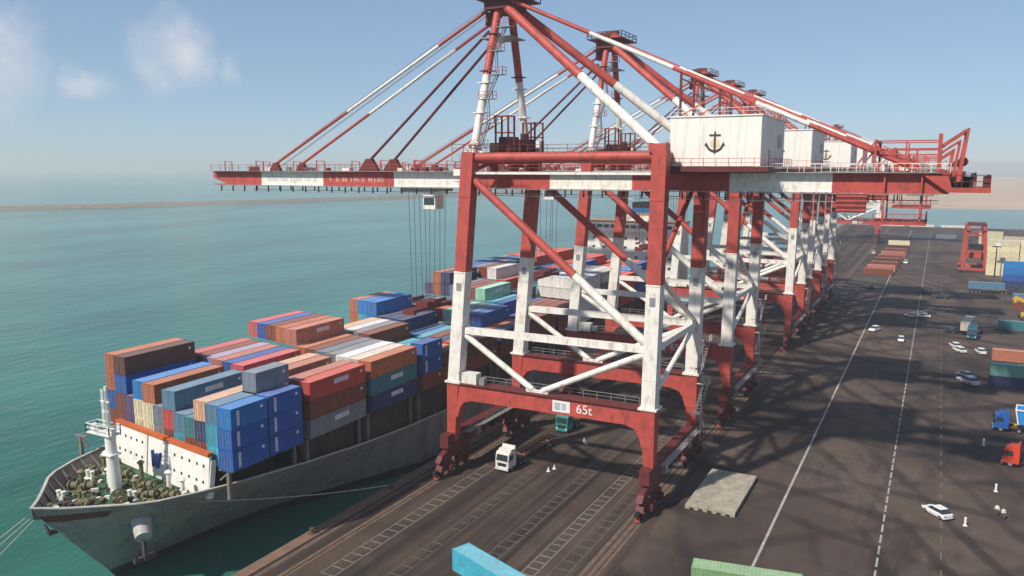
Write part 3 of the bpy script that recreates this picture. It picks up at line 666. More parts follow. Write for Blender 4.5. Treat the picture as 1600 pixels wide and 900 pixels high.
for b in stacks:
    for r in range(12):
        s = stacks[b][r]
        halves = [(0, s[1]), (1, s[2])] if s[0] == 'short' else [(None, s)]
        for hv, tiers in halves:
            n = len(tiers)
            for k, col in enumerate(tiers):
                hs = 0 if hv is None else hv
                front = min(hgt(b-1, r, 1), 9) if hv in (None, 0) else hgt(b, r, 0)
                if b == 0 and hv != 1: front = 0
                vis = k == n-1 or hgt(b, r-1, hs) <= k or (hv is None and min(hgt(b, r-1, 0), hgt(b, r-1, 1)) <= k) or front <= k
                if b > 8 and not (k == n-1 or r < 3): vis = False
                if not vis: continue
                x = X0-r*RP+random.uniform(-.03, .03); yo = bays[b]+r*.48; z = BASE+k*2.68
                L = 12.19 if hv is None else 6.06
                y = yo+6.1 if hv is None else yo+3.03+hv*6.35
                side = 'quayside row' if r == 0 else ('seaward row' if r == 11 else ORD[r]+' row from quay')
                bay = 'bow bay' if b == 0 else ORD[b]+' bay from bow'
                lab = f"{words(col)} {'short ' if hv is not None else ''}container, {tierw(k, n)} tier, {side}, {bay}"
                if hv is not None: lab = lab.replace('short container', 'short '+('forward' if hv == 0 else 'aft')+' container')
                mk = ()
                if hv is not None and col in (B, BB): mk = ('stripe', 'mark')
                elif r == 0 and col in (GR, TL, NV): mk = ('big',)
                elif b < 7: mk = ('mark', 'big') if (L > 7 and random.random() < .35) else ('mark',)
                container(x, y, z, col, lab, L, 0, b < 7, mk, 'deck cargo of the ship')

# mooring lines
def rope(p, q, sag, label, r=.07):
    mb = MB(); p = Vector(p); q = Vector(q); P = [p.lerp(q, i/12)-Vector((0, 0, sag*4*(i/12)*(1-i/12))) for i in range(13)]
    for a, b in zip(P[:-1], P[1:]): mb.tube(a, b, r, 0, 5)
    return tag(mb.build('mooring_rope', M_ROPEF), label, 'rope', 'mooring lines')
rope(hull_pt(66, NLEV-2, 1), (-70.8, 95.0, .6), .5, 'pale mooring rope from the starboard bow to the bollard on the quay edge', .08)
for i, (dx, ex, ey) in enumerate(((-.6, -96, 30), (0.2, -91, 27), (.9, -85, 26))):
    rope((SX+dx, 52.0, 8.3), (ex, ey, -2.9), .3, ('leftmost', 'middle', 'rightmost')[i]+' thin rope running from the bow tip down to the water', .06)
def bollard(y, label):
    mb = MB(); x = -70.8
    mb.tube((x, y, .14), (x, y, .75), .28, 0, 10, .22); mb.tube((x, y, .75), (x, y, .95), .42, 0, 10, .38); mb.box((x, y, .17), (.9, .9, .06))
    return tag(mb.build('quay_bollard', mat('rusty_bollard', (0.10, 0.06, 0.045), .8, var=.3), None, (x, y, .14)), label, 'bollard', 'bollards along the quay edge')
for i, y in enumerate((60, 77.5, 95.0)):
    bollard(y, ['rusty quay bollard nearest the viewer', 'middle rusty bollard on the open quay edge', 'rusty quay bollard that holds the mooring rope'][i])
for i, y in enumerate((64, 73, 82, 91, 100)):
    mb = MB(); mb.b2((QX-.75, y-.8, -2.6), (QX-.13, y+.8, -.4)); tag(mb.build('fender', M_BLACK), f'black rubber fender on the quay wall, {ORD[i]} from the viewer', 'fender', 'quay fenders')

# ------------------------------------------------------------------ ship-to-shore cranes
XR, XW = -33.6, -66.4
CXO = -52.0
def build_crane():
    root = thing('gantry_crane', 'x', 'crane', (CXO, 0, 0))
    OC = (CXO, 0, 0)
    RW = [M_RED, M_WHITE, M_DRED, M_STEEL, M_BLACK, M_GLASS]
    bld = lambda mb, nm, mats=RW, par=root: mb.build(nm, mats, par, OC)
    F = 11.05
    def legx(water, z):
        if water: return XW+(z-4)*(.8/11) if z < 15 else -65.6+(z-15)*(2.9/35.5)
        return XR-(z-4)*.02 if z < 15 else -33.85+(z-15)*(.7/35.5)
    for sy in (-1, 1):
        for water in (True, False):
            mb = MB(); y = sy*F
            # lower leg, red, narrowing towards the ground
            mb.bar((legx(water, 5.2), y, 5.2), (legx(water, 14.9), y, 14.9), 1.35, 1.4, 0, w2=2.1, h2=2.3)
            mb.bar((legx(water, 15.15), y, 15.15), (legx(water, 50.6), y, 50.6), 2.0, 2.0, bands=[(0, .49, 1), (.49, 1, 0)])
            mb.box((legx(water, 15.0), y, 15.02), (2.7, 2.7, .3), 1); mb.box((legx(water, 32.6), y, 32.4), (2.15, 2.15, .16), 1)
            mb.box((legx(water, 44.0), y, 44.0), (2.12, 2.12, .2), 0)
            for zz in (19.2, 27.6): mb.box((legx(water, zz), y, zz), (2.06, 2.06, .1), 1)
            for zz in (36.5, 40.2): mb.box((legx(water, zz), y, zz), (2.06, 2.06, .1), 0)
            bld(mb, 'leg')
            mb = MB()   # gusset plates and bolted doors
            mb.box((legx(water, 30), y-1.03, 30.2), (.8, .1, 1.2), 3); bld(mb, 'access_hatch')
        # portal beam along X with haunches
        y = sy*F; a, b = legx(True, 13), legx(False, 13)
        mb = MB(); w = .95
        poly = [(a-1.0, 14.8), (b+1.0, 14.8), (b+.85, 9.4), (b-.9, 9.4), (b-1.35, 11.0), (b-2.0, 11.9), (b-3.4, 12.35), (a+3.4, 12.35), (a+2.0, 11.9), (a+1.35, 11.0), (a+.9, 9.4), (a-.9, 9.4)]
        mb.prism(poly, 'y', y-w, y+w, 0); mb.b2((a, y-w-.35, 14.83), (b, y+w+.35, 14.95), 2)
        mb.rail([(a+2, y+w+.2, 14.95), (b-2, y+w+.2, 14.95)], 1.0, .07, 3)
        pb = bld(mb, 'portal_beam')
        if sy < 0:
            t = bpy.data.curves.new('capacity_lettering', 'FONT'); t.body = '65t'; t.size = 1.9; t.extrude = .012; t.align_x = 'CENTER'; t.align_y = 'CENTER'
            to = bpy.data.objects.new('capacity_lettering', t); C.objects.link(to); to.parent = pb
            to.location = (-43.4-CXO, y-w-.02, 13.55); to.rotation_euler = (R(90), 0, 0)
            dg = bpy.context.evaluated_depsgraph_get(); me = bpy.data.meshes.new_from_object(to.evaluated_get(dg)); me.materials.clear(); me.materials.append(M_TXTWHITE)
            lo, ro = to.location.copy(), to.rotation_euler.copy(); bpy.data.objects.remove(to)
            to = bpy.data.objects.new('capacity_lettering', me); C.objects.link(to); to.parent = pb; to.location = lo; to.rotation_euler = ro
            mb = MB(); mb.b2((-48.4, y-w-.06, 12.75), (-45.6, y-w-.005, 14.45), 0); pl = bld(mb, 'white_plate', [M_TXTWHITE], pb)
            mb = MB(); mb.b2((-48.0, y-w-.075, 13.05), (-47.1, y-w-.062, 14.15)); mb.b2((-46.9, y-w-.075, 13.1), (-46.2, y-w-.062, 14.1)); bld(mb, 'plate_print', [M_TXTGREY], pb)
            mb = MB(); mb.b2((-64.2, y-.7, 14.96), (-61.6, y+.9, 16.6), 1); mb.b2((-61.2, y-.5, 14.96), (-60.3, y+.5, 16.0), 3); bld(mb, 'electrical_cabinet', RW, pb)
        # tie beam, knee braces, long diagonal, upper beam
        mb = MB(); mb.bar((legx(True, 23.3)+.9, y, 23.3), (legx(False, 23.3)-.9, y, 23.3), .95, 1.0, 1); bld(mb, 'tie_beam')
        for xx in (legx(True, 23)+.8, legx(False, 23)-.8):
            mb = MB(); mb.tube((xx, y, 22.7), (-51.3+(.9 if xx > -50 else -.9), y, 15.3), .48, 1, 10); mb.box((-51.3+(.7 if xx > -50 else -.7), y, 15.2), (2.2, .7, .6), 1); bld(mb, 'knee_brace')
        mb = MB(); mb.tube((legx(True, 46.6)+.7, y, 46.6), (legx(False, 24)-.7, y, 23.9), .62, 0, 12, bands=[(0, .60, 0), (.60, 1, 1)]); bld(mb, 'diagonal_brace')
        mb = MB(); mb.tube((legx(True, 49.8), y, 49.8), (legx(False, 49.8), y, 49.8), .72, 0, 12); mb.bar((legx(True, 47)+1, y, 47.5), (legx(False, 47)-1, y, 47.5), .5, .35, 1)
        bld(mb, 'upper_beam')
        mb = MB(); mb.rail([(legx(True, 50)+.5, y-.5, 50.55), (legx(False, 50)-1, y-.5, 50.55)], 1.0, .06, 2, 3.0); bld(mb, 'handrail')
        mb = MB()   # lamp and platform brackets at the leg head
        xw = legx(True, 48); mb.box((xw-1.8, y-.4, 49.2), (1.4, 1.2, .15), 3); mb.rail([(xw-2.5, y-.95, 49.25), (xw-1.1, y-.95, 49.25)], 1.0, .07, 3); bld(mb, 'service_platform')
        mb = MB(); mb.box((xw-1.7, y-.6, 47.6), (1.2, .6, 1.0), 1); bld(mb, 'floodlight')
        mb = MB(); mb.box((xw-1.5, y-.2, 46.2), (1.6, 1.0, .12), 3); bld(mb, 'service_platform')
    # longitudinal members
    for water in (True, False):
        for z, w, h, m in ((49.6, 1.2, 1.5, 0), (23.3, .85, .9, 1) if not water else (14.2, .0, .0, 0)):
            if w == 0: continue
            mb = MB(); x = legx(water, z); mb.bar((x, -F+.9, z), (x, F-.9, z), w, h, m); bld(mb, 'longitudinal_beam')
    x = lambda z: legx(False, z)
    for p, q, m in (((x(34), -F+.8, 33.6), (x(24), F-.8, 24.0), 1), ((x(16), -F+.8, 16.2), (x(23), F-.8, 22.8), 1), ((x(48), F-.8, 48.4), (x(35), -F+.8, 34.2), 0)):
        mb = MB(); mb.tube(p, q, .38, m, 10); bld(mb, 'side_brace')
    # sill beams with bogies
    for xr in (XW, XR):
        mb = MB(); mb.b2((xr-.75, -F-2.6, 4.5), (xr+.75, F+2.6, 6.6), 2); mb.b2((xr+.76, -F+2, 6.0), (xr+1.9, F-2, 6.1), 3); mb.rail([(xr+1.8, -F+2, 6.1), (xr+1.8, F-2, 6.1)], 1.0, .07, 3)
        for k in range(7): mb.box((xr+1.1, -F+3.5+k*2.5, 5.2), (.7, 1.1, 1.3), random.choice((2, 2, 4, 3)))
        bld(mb, 'sill_beam')
        for sy in (-1, 1):
            mb = MB(); yc = sy*F
            mb.prism([(yc-4.6, 2.7), (yc+4.6, 2.7), (yc+3.8, 3.6), (yc+1.0, 4.5), (yc-1.0, 4.5), (yc-3.8, 3.6)], 'x', xr-.45, xr+.45, 2)
            for k in (-2.35, 2.35):
                mb.prism([(yc+k-2.1, 1.2), (yc+k+2.1, 1.2), (yc+k+1.6, 2.1), (yc+k+.5, 2.7), (yc+k-.5, 2.7), (yc+k-1.6, 2.1)], 'x', xr-.55, xr+.55, 2)
                mb.box((xr+.95, yc+k, 1.5), (.8, .7, .9), 2)
            bg_ = bld(mb, 'bogie')
            for k in (-3.7, -1.0, 1.0, 3.7):
                mb = MB(); mb.tube((xr-.25, yc+k, .45+.1), (xr+.25, yc+k, .45+.1), .46, 4, 14); mb.box((xr+.36, yc+k, .6), (.2, .5, .6), 2); bld(mb, 'wheel', RW, bg_)
            mb = MB(); mb.b2((xr-.3, yc+sy*4.7, 1.0), (xr+.3, yc+sy*5.6, 1.6), 4); mb.b2((xr-.35, yc+sy*5.0, .2), (xr+.35, yc+sy*5.15, 1.0), 0); bld(mb, 'buffer', RW, bg_)
    # stair tower on the landside far leg
    mb = MB(); sx = XR+2.3; z = 6.4; k = 0
    while z < 20:
        y0, y1 = (F-1.0, F-5.5) if k % 2 == 0 else (F-5.5, F-1.0)
        for o in (-.4, .4): mb.bar((sx+o, y0, z), (sx+o, y1, z+3.6), .06, .16, 3); mb.bar((sx+o, y0, z+1), (sx+o, y1, z+4.6), .05, .05, 3)
        for i in range(9): mb.box((sx, y0+(y1-y0)*(i+.5)/9, z+3.6*(i+.5)/9), (.78, .26, .04), 3)
        mb.box((sx, y1, z+3.6), (1.0, 1.3, .08), 3); mb.bar((sx-.5, y1, z+3.6), (XR+.8, y1, z+3.6), .12, .12, 1); mb.rail([(sx+.5, y1-.6, z+3.6), (sx+.5, y1+.6, z+3.6)], 1.0, .06, 1)
        z += 3.6; k += 1
    mb.bar((sx+.5, F-5.9, 6), (sx+.5, F-5.9, 21), .1, .1, 3)
    bld(mb, 'stair_tower')
    # boom and trolley girders with red and white bands
    bx = [-124.6, -112.1, -97.3, -81.9, -65.6, -52.8, -39.6, -25.6, -12.4, 1.0]
    cols = [0, 1, 0, 1, 0, 1, 0, 1, 0]
    for sy in (-1, 1):
        yg = sy*3.5; mb = MB(); n = len(bx)
        for i in range(n-1):
            a, b = bx[i], bx[i+1]; gap = .12 if abs(b+65.6) < .1 else 0
            za = 45.25; 
            if i == 0: mb.prism([(a, 46.4), (a+3.5, 45.25), (b, 45.25), (b, 47.5), (a, 47.5)], 'y', yg-.6, yg+.6, 0)
            else: mb.b2((a+(.12 if abs(a+65.6) < .1 else 0), yg-.6, za), (b-gap, yg+.6, 47.5), cols[i])
            mb.b2((a, yg-.75, 47.5), (b, yg+.75, 47.62), cols[i]); mb.b2((a, yg-.72, 45.1), (b, yg+.72, 45.25), cols[i])
        g = bld(mb, 'boom_girder')
        mb = MB(); mb.b2((-124, yg+sy*.8, 47.64), (0, yg+sy*1.7, 47.72), 3); mb.rail([(-124, yg+sy*1.65, 47.72), (-66, yg+sy*1.65, 47.72)], 1.1, .07, 0, 2.4); mb.rail([(-64, yg+sy*1.65, 47.72), (-34, yg+sy*1.65, 47.72)], 1.1, .07, 0, 2.4); mb.rail([(-20, yg+sy*1.65, 47.72), (1, yg+sy*1.65, 47.72)], 1.1, .07, 1, 2.0)
        bld(mb, 'walkway', RW, g)
        mb = MB()
        for xx in range(-122, 0, 3):
            mb.box((xx, yg+sy*1.1, 44.5), (.16, .22, 1.15), 4); mb.box((xx, yg+sy*.85, 45.0), (.3, .9, .14), 3)
        mb.bar((-123, yg+sy*1.1, 43.95), (0, yg+sy*1.1, 43.95), .1, .1, 3); mb.bar((-123, yg+sy*1.1, 45.0), (0, yg+sy*1.1, 45.0), .12, .12, 3)
        bld(mb, 'festoon_rail', RW, g)
        mb = MB()
        if sy < 0:   # worn lettering on the boom side
            for (x0, x1, m) in ((-110.6, -99.0, 0), (-95.8, -83.4, 1)):
                xx = x0
                while xx < x1:
                    w = random.uniform(.4, .7); hh = .8
                    mb.b2((xx, yg-.62, 45.9), (xx+.17, yg-.601, 45.9+hh), m)
                    if random.random() < .75: mb.b2((xx+w-.17, yg-.62, 45.9), (xx+w, yg-.601, 45.9+hh), m)
                    for zz in random.sample((45.9, 46.22, 46.55), 2): mb.b2((xx+.17, yg-.62, zz), (xx+w-.18, yg-.601, zz+.13), m)
                    xx += w+.18+(.7 if random.random() < .2 else 0)
            bld(mb, 'boom_lettering', [mat('sun_faded_grey_letters', (0.55, 0.55, 0.56), .6), mat('sun_faded_pink_letters', (0.62, 0.36, 0.33), .6)], g)
    for xx in [-124, -117, -109.5, -102, -94, -87.5, -80, -73, -67, -63, -56, -48, -40, -30, -22, -15, -8, -1]:
        mb = MB(); mb.bar((xx, -2.9, 46.9), (xx, 2.9, 46.9), .6, .8, 0 if xx > -60 or xx < -115 or -97 < xx < -82 else 1); bld(mb, 'boom_cross_tie')
    # boom-top gear: stay anchor brackets, sheave frames, equaliser frames
    for xx, s in ((-109, 1.0), (-87.5, 1.6)):
        for sy in (-1, 1):
            mb = MB(); y = sy*3.5
            for o in (-.3, .3): mb.prism([(xx-1.4*s, 47.6), (xx+1.4*s, 47.6), (xx+.5*s, 48.2+1.0*s), (xx-.3*s, 48.2+1.0*s)], 'y', y+o-.06, y+o+.06, 2)
            bld(mb, 'stay_bracket')
    mb = MB()
    for xx in (-120.5, -112.5, -98, -84, -77): 
        for sy in (-1, 1): mb.bar((xx, sy*4.9, 47.6), (xx, sy*4.9, 49.6), .14, .14, 0); mb.bar((xx+1.8, sy*4.9, 47.6), (xx+1.8, sy*4.9, 49.4), .14, .14, 0); mb.bar((xx, sy*4.9, 49.5), (xx+1.8, sy*4.9, 49.4), .12, .12, 0)
    for k in range(14):
        xx = random.uniform(-120, -70); mb.box((xx, random.choice((-3.5, 3.5, 0)), 48.0), (random.uniform(.5, 1.8), random.uniform(.5, 1.3), random.uniform(.5, 1.1)), random.choice((2, 3, 4, 1)))
    bld(mb, 'boom_top_gear')['kind'] = 'stuff'
    # pylon
    for sy in (-1, 1):
        mb = MB(); p, q = (-63.3, sy*9.2, 50.4), (-62.7, sy*2.0, 73.4)
        mb.tube(p, q, .62, 1, 12, bands=[(0, .52, 1), (.52, 1, 0)])
        for t in (.06, .27, .47, .55, .80): c = Vector(p).lerp(Vector(q), t); mb.box(c, (2.0, 1.7, .14), 1 if t < .52 else 2)
        for s2 in (-1, 1): mb.bar((-63.3+s2*1.6, sy*9.2, 50.4), (-63.3, sy*8.9, 52.6), .2, .5, 1)
        pl = bld(mb, 'pylon_leg')
        if sy < 0:
            mb = MB(); prevc = None
            for i, t in enumerate((.04, .2, .36, .52, .68, .84)):
                c = Vector(p).lerp(Vector(q), t)+Vector((1.9 if i % 2 else .9, -.1, 0)); mb.box(c, (2.4, 1.3, .1), 3); mb.rail([c+Vector((-1.2, -.6, 0)), c+Vector((1.2, -.6, 0)), c+Vector((1.2, .6, 0))], 1.1, .08, 0)
                if prevc:
                    for o in (-.35, .35): mb.bar(prevc+Vector((0, o, 0)), c+Vector((0, o, 0)), .08, .2, 3); mb.bar(prevc+Vector((0, o, 1)), c+Vector((0, o, 1)), .06, .06, 3)
                prevc = c
            bld(mb, 'pylon_stair', RW, pl)
    mb = MB(); mb.b2((-66.8, -5.4, 50.45), (-58.5, 11.6, 50.7), 2); mb.rail([(-66.6, -10, 50.7), (-58.6, -10, 50.7)], 1.1, .07, 2)
    for (xx, yy, w, d, h, m) in ((-61, -2, 2.2, 2.6, 2.4, 2), (-61.2, 4.2, 2.6, 2.2, 2.2, 2), (-64.5, 1, 1.6, 3, 1.6, 4), (-60.5, 7.4, 1.6, 1.8, 2.0, 1), (-59.6, 0.8, 1, 1, 3, 2)): mb.box((xx, yy, 50.7+h/2), (w, d, h), m)
    for (xx, yy, h) in ((-61.6, -5.2, 5.6), (-59.4, -5.2, 5.6), (-61.6, -3.2, 5.6), (-59.4, -3.2, 5.6), (-61.8, 4.5, 5.0), (-59.6, 4.5, 5.0), (-61.8, 7.5, 5.0), (-59.6, 7.5, 5.0)):
        mb.bar((xx, yy, 50.7), (xx, yy, 50.7+h), .24, .24, 2)
    for yy0, yy1, hs in ((-5.2, -3.2, (3.0, 5.5)), (4.5, 7.5, (2.6, 4.9))):
        for hh in hs:
            for yy in (yy0, yy1): mb.bar((-61.8, yy, 50.7+hh), (-59.4, yy, 50.7+hh), .16, .16, 0)
            for xx in (-61.7, -59.5): mb.bar((xx, yy0, 50.7+hh), (xx, yy1, 50.7+hh), .16, .16, 0)
    bld(mb, 'pylon_base_frame')
    # apex head with sheaves and railing
    mb = MB(); mb.b2((-64.6, -3.4, 72.6), (-60.6, 3.4, 74.2), 2); mb.b2((-66.2, -4.6, 74.2), (-58.6, 4.6, 74.36), 2)
    mb.rail([(-66.1, -4.5, 74.4), (-58.7, -4.5, 74.4), (-58.7, 4.5, 74.4), (-66.1, 4.5, 74.4), (-66.1, -4.5, 74.4)], 1.2, .12, 2)
    for yy in (-2.4, -1.2, 1.2, 2.4): mb.tube((-63.6, yy-.15, 74.9), (-63.6, yy+.15, 74.9), .95, 2, 14); mb.tube((-61.0, yy-.15, 74.7), (-61.0, yy+.15, 74.7), .8, 0, 14)
    mb.b2((-65.6, -1.2, 70.6), (-64.4, 1.2, 72.6), 2); mb.box((-62.4, 0, 75.6), (2.6, 1.6, 1.4), 2); mb.b2((-65.8, -2.6, 68.4), (-60.4, 2.6, 68.56), 3)
    bld(mb, 'apex_head')
    # stays
    for sy in (-1, 1):
        y = sy*3.5
        mb = MB(); mb.tube((-64.6, sy*2.4, 72.6), (-109, y, 49.0), .27, 0, 8, bands=[(0, .2, 0), (.2, .62, 1), (.62, 1, 0)]); bld(mb, 'outer_forestay')
        mb = MB(); mb.tube((-64.6, sy*1.8, 69.6), (-87.5, y, 49.4), .24, 2, 8); bld(mb, 'inner_forestay')
        mb = MB(); mb.tube((-64.4, sy*1.0, 73.8), (-112, sy*1.0, 48.6), .05, 3, 5); mb.tube((-64.4, sy*1.5, 73.9), (-112, sy*1.5, 48.7), .05, 3, 5); bld(mb, 'boom_hoist_rope')
        mb = MB(); mb.tube((-61.8, sy*2.4, 73.4), (legx(False, 50)-.1, sy*F, 50.6), .68, 0, 12, bands=[(0, .53, 0), (.53, 1, 1)]); mb.box((legx(False, 50)-.3, sy*F, 50.9), (2.4, 2.0, 1.2), 0); bld(mb, 'pylon_backstay')
        mb = MB(); mb.tube((-60.8, sy*3.0, 74.0), (-3.0, y, 48.2), .30, 0, 8, bands=[(0, .24, 0), (.24, .46, 1), (.46, .66, 0), (.66, .78, 1), (.78, 1, 0)]); bld(mb, 'boom_backstay')
        mb = MB()   # frame that props the long stay above the machinery house
        for xx in (-33.0, -27.5):
            zt = 74.0+(xx+60.8)/(57.8)*(48.2-74.0); yy = sy*3.2+(y-sy*3.0)*.4
            mb.bar((xx, yy, 55.2), (xx, yy, zt), .3, .3, 2)
        mb.bar((-33, sy*3.4, 60.6), (-27.5, sy*3.4, 58.2), .22, .22, 2); mb.bar((-33, sy*3.4, 55.4), (-27.5, sy*3.4, 58.5), .2, .2, 0); bld(mb, 'stay_prop_frame')
    # machinery house
    mb = MB(); hx0, hx1, hy0, hy1, hz0, hz1 = -33.0, -20.9, -7.8, 9.4, 48.5, 55.0
    mb.b2((hx0, hy0, hz0), (hx1, hy1, hz1), 0)
    mb.b2((hx0-.15, hy0-.15, hz1), (hx1+.15, hy1+.15, hz1+.18), 0)
    hs = bld(mb, 'machinery_house', [M_HOUSE])
    mb = MB()
    for i in range(1, 10): yy = hy0+(hy1-hy0)*i/10; mb.b2((hx1, yy-.04, hz0), (hx1+.03, yy+.04, hz1), 0)
    for i in range(1, 6): xx = hx0+(hx1-hx0)*i/6; mb.b2((xx-.03, hy0-.025, hz0), (xx+.03, hy0, hz1), 0)
    bld(mb, 'wall_seam', [mat('seam_cream', (0.74, 0.70, 0.62), .6)], hs)
    mb = MB(); mb.b2((hx0-.2, hy0-1.2, 47.75), (hx1+1.2, hy1+1.0, 48.42), 0); mb.b2((hx0-2, hy0-.2, 47.62), (hx1+.5, hy1-.5, 47.75), 1); bld(mb, 'house_floor_frame', [M_DRED, M_BLACK], hs)
    mb = MB(); mb.rail([(hx0, hy0-1.1, 48.42), (hx1+1.1, hy0-1.1, 48.42), (hx1+1.1, hy1+.9, 48.42)], 1.1, .06, 0, 1.5); mb.rail([(hx0, hy0, hz1+.2), (hx1, hy0, hz1+.2), (hx1, hy1, hz1+.2)], .9, .05, 1, 2.4); bld(mb, 'house_railing', [M_RED, M_WHITE], hs)
    mb = MB(); mb.b2((hx1, -2.5, hz0+.1), (hx1+.06, -1.5, hz0+2.2), 0); mb.b2((hx1, 4.0, hz0+2.6), (hx1+.08, 6.6, hz0+4.4), 0); bld(mb, 'house_door', [mat('grey_louvre', (0.45, 0.42, 0.37), .6)], hs)
    mb = MB(); ax, az, yy0, yy1 = -26.9, 51.65, hy0-.06, hy0-.032      # anchor emblem
    def pc(poly, m=0): mb.prism([(ax+(u-ax)*.8, az+(v-az)*.8) for u, v in poly], 'y', yy0, yy1, m)
    pc([(ax-.16, az-1.5), (ax+.16, az-1.5), (ax+.14, az+1.75), (ax-.14, az+1.75)]); pc([(ax-.95, az+1.0), (ax+.95, az+1.0), (ax+.95, az+1.3), (ax-.95, az+1.3)])
    for s in (-1, 1):
        arc = []
        for i in range(8): a = R(8+i*10); arc.append((a, 1.55))
        outer = [(ax+s*1.55*math.sin(a), az-.05-1.62*math.cos(a)) for a, _ in arc]; inner = [(ax+s*1.22*math.sin(a), az-.02-1.25*math.cos(a)) for a, _ in reversed(arc)]
        for i in range(7): pc([outer[i], outer[i+1], inner[6-i], inner[7-i]])
        pc([(ax+s*1.05, az-.75), (ax+s*1.72, az-.55), (ax+s*1.42, az+.05)])
    pc([(ax-.5, az-1.42), (ax, az-1.9), (ax+.5, az-1.42), (ax, az-1.2)])
    em = bld(mb, 'anchor_emblem', [M_EMBLEM], hs)
    mb = MB()
    mb.prism([(ax+.16, az-.72), (ax+.65, az-.5), (ax+.6, az+.2), (ax+.16, az+.5)], 'y', hy0-.03, hy0-.012, 0); mb.prism([(ax-.65, az-.5), (ax-.16, az-.72), (ax-.16, az+.5), (ax-.6, az+.2)], 'y', hy0-.03, hy0-.012, 0)
    bld(mb, 'emblem_tint', [mat('faint_gold_tint', (0.78, 0.62, 0.42), .6)], em)
    # trolley, cab, hoist ropes, spreader
    mb = MB(); tx = -78.0; mb.b2((tx-3.4, -3.0, 44.3), (tx+3.4, 3.0, 45.0), 3); 
    for k in (-2.6, 2.6):
        for yy in (-2.7, 2.7): mb.tube((tx+k, yy-.2, 45.2), (tx+k, yy+.2, 45.2), .35, 4, 10)
    for k in (-2.4, 2.4): mb.box((tx+k, 0, 45.3), (1.0, 3.0, .8), 4)
    tr = bld(mb, 'trolley')
    mb = MB(); mb.b2((tx+2.0, -4.2, 41.5), (tx+4.4, -1.6, 43.9), 1); mb.b2((tx+1.9, -4.25, 43.9), (tx+4.5, -1.5, 44.05), 3); cb = bld(mb, 'operator_cab', RW, tr)
    mb = MB(); mb.b2((tx+1.94, -4.0, 41.8), (tx+2.0, -1.8, 43.2), 5); mb.b2((tx+2.2, -4.26, 42.2), (tx+4.2, -4.2, 43.4), 5); bld(mb, 'cab_window', RW, cb)
    mb = MB()
    for dx in (-2.7, -1.6, 1.6, 2.7):
        for yy in (-1.6, 1.6): mb.tube((tx+dx, yy, 44.3), (tx+dx*.85, yy, 25.6), .045, 0, 5)
    bld(mb, 'hoist_rope', [M_ROPE], tr)
    mb = MB(); mb.b2((tx-1.2, -5.6, 24.0), (tx+1.2, 5.6, 24.5), 0); mb.b2((tx-1.2, -2.2, 24.5), (tx+1.2, 2.2, 25.3), 0)
    for yy in (-5.9, 5.9): mb.b2((tx-1.22, yy-.3, 23.7), (tx+1.22, yy+.3, 24.5), 0)
    for dx in (-2.3, 2.3): mb.b2((tx+dx-.2, -1.8, 25.3), (tx+dx+.2, 1.8, 25.8), 0)
    bld(mb, 'spreader', [M_DRED], tr)
    # back end: counter frame, sheave tower, hanging maintenance platform
    mb = MB()
    for yy in (-4.4, 4.4):
        mb.bar((-.3, yy, 47.4), (-.3, yy, 52.4), .45, .6, 0); mb.bar((1.9, yy, 46.6), (2.6, yy, 53.0), .5, .7, 0, w2=.3, h2=.3); mb.bar((-.3, yy, 50.8), (2.4, yy, 52.8), .25, .3, 0); mb.bar((-7.5, yy, 51.6), (-.3, yy, 51.6), .14, .14, 0); mb.bar((-7.5, yy, 50.6), (-.3, yy, 50.6), .12, .12, 0); mb.bar((-7.5, yy, 47.6), (-7.5, yy, 51.8), .3, .3, 0)
        mb.bar((-4, yy, 47.6), (-4, yy, 51.6), .18, .18, 0); mb.bar((-10, yy, 48), (-7.5, yy, 51.6), .2, .2, 0)
    for xx, zz in ((-.3, 52), (2.4, 52.6), (-7.5, 51.6), (1.9, 47.2)): mb.bar((xx, -4.4, zz), (xx, 4.4, zz), .35, .35, 0)
    mb.tube((2.3, -4.2, 49.0), (2.3, 4.2, 49.0), .55, 2, 12); mb.b2((.6, -4.8, 45.6), (5.4, 4.8, 45.9), 0); mb.prism([(-2.2, 47.6), (.9, 45.3), (5.4, 45.3), (5.4, 45.62), (1.4, 45.62), (.8, 47.2)], 'y', -4.9, -4.6, 0)
    mb.rail([(.8, -4.7, 45.9), (5.3, -4.7, 45.9), (5.3, 4.7, 45.9)], 1.5, .09, 2, 1.2); mb.box((2.4, 0, 46.6), (2.4, 5, 1.2), 4); mb.box((4.9, -3.9, 46.6), (.7, 1.2, 1.4), 2)
    for k in range(6): mb.box((-6.5+k*1.1, random.choice((-4, 4, 1)), 48.3), (.8, .8, random.uniform(.6, 1.6)), random.choice((0, 2, 1, 3)))
    bld(mb, 'rear_end_frame')
    mb = MB()
    for xx in (-6.2, -2.0):
        for yy in (-4.6, 4.6): mb.bar((xx, yy, 41.4), (xx, yy, 48.6), .2, .2, 0)
    mb.b2((-7.4, -5.2, 41.2), (-1.2, 5.2, 41.45), 0); mb.rail([(-7.3, -5.1, 41.45), (-1.3, -5.1, 41.45), (-1.3, 5.1, 41.45)], 1.1, .09, 0, 1.2); mb.b2((-11.6, -5, 42.6), (-8.2, -3.6, 45.0), 2)
    for k in range(4): mb.b2((-11.7, -5.05, 42.8+k*.6), (-8.1, -5.0, 43.05+k*.6), 0)
    for xx in (-16, -14.5, -13): mb.bar((xx, -4.6, 39.5), (xx, -4.6, 45.2), .12, .12, 3)
    bld(mb, 'maintenance_platform')
    # trolley-girder hangers at the legs
    for xx in (legx(True, 47), legx(False, 47)):
        for sy in (-1, 1):
            mb = MB(); mb.bar((xx, sy*3.5, 49.2), (xx, sy*3.5, 47.6), 1.0, 1.6, 0); mb.bar((xx, sy*(F-1), 47.9), (xx, sy*4.2, 49.0), .4, .5, 0); bld(mb, 'girder_hanger')
    return root
crane0 = build_crane()
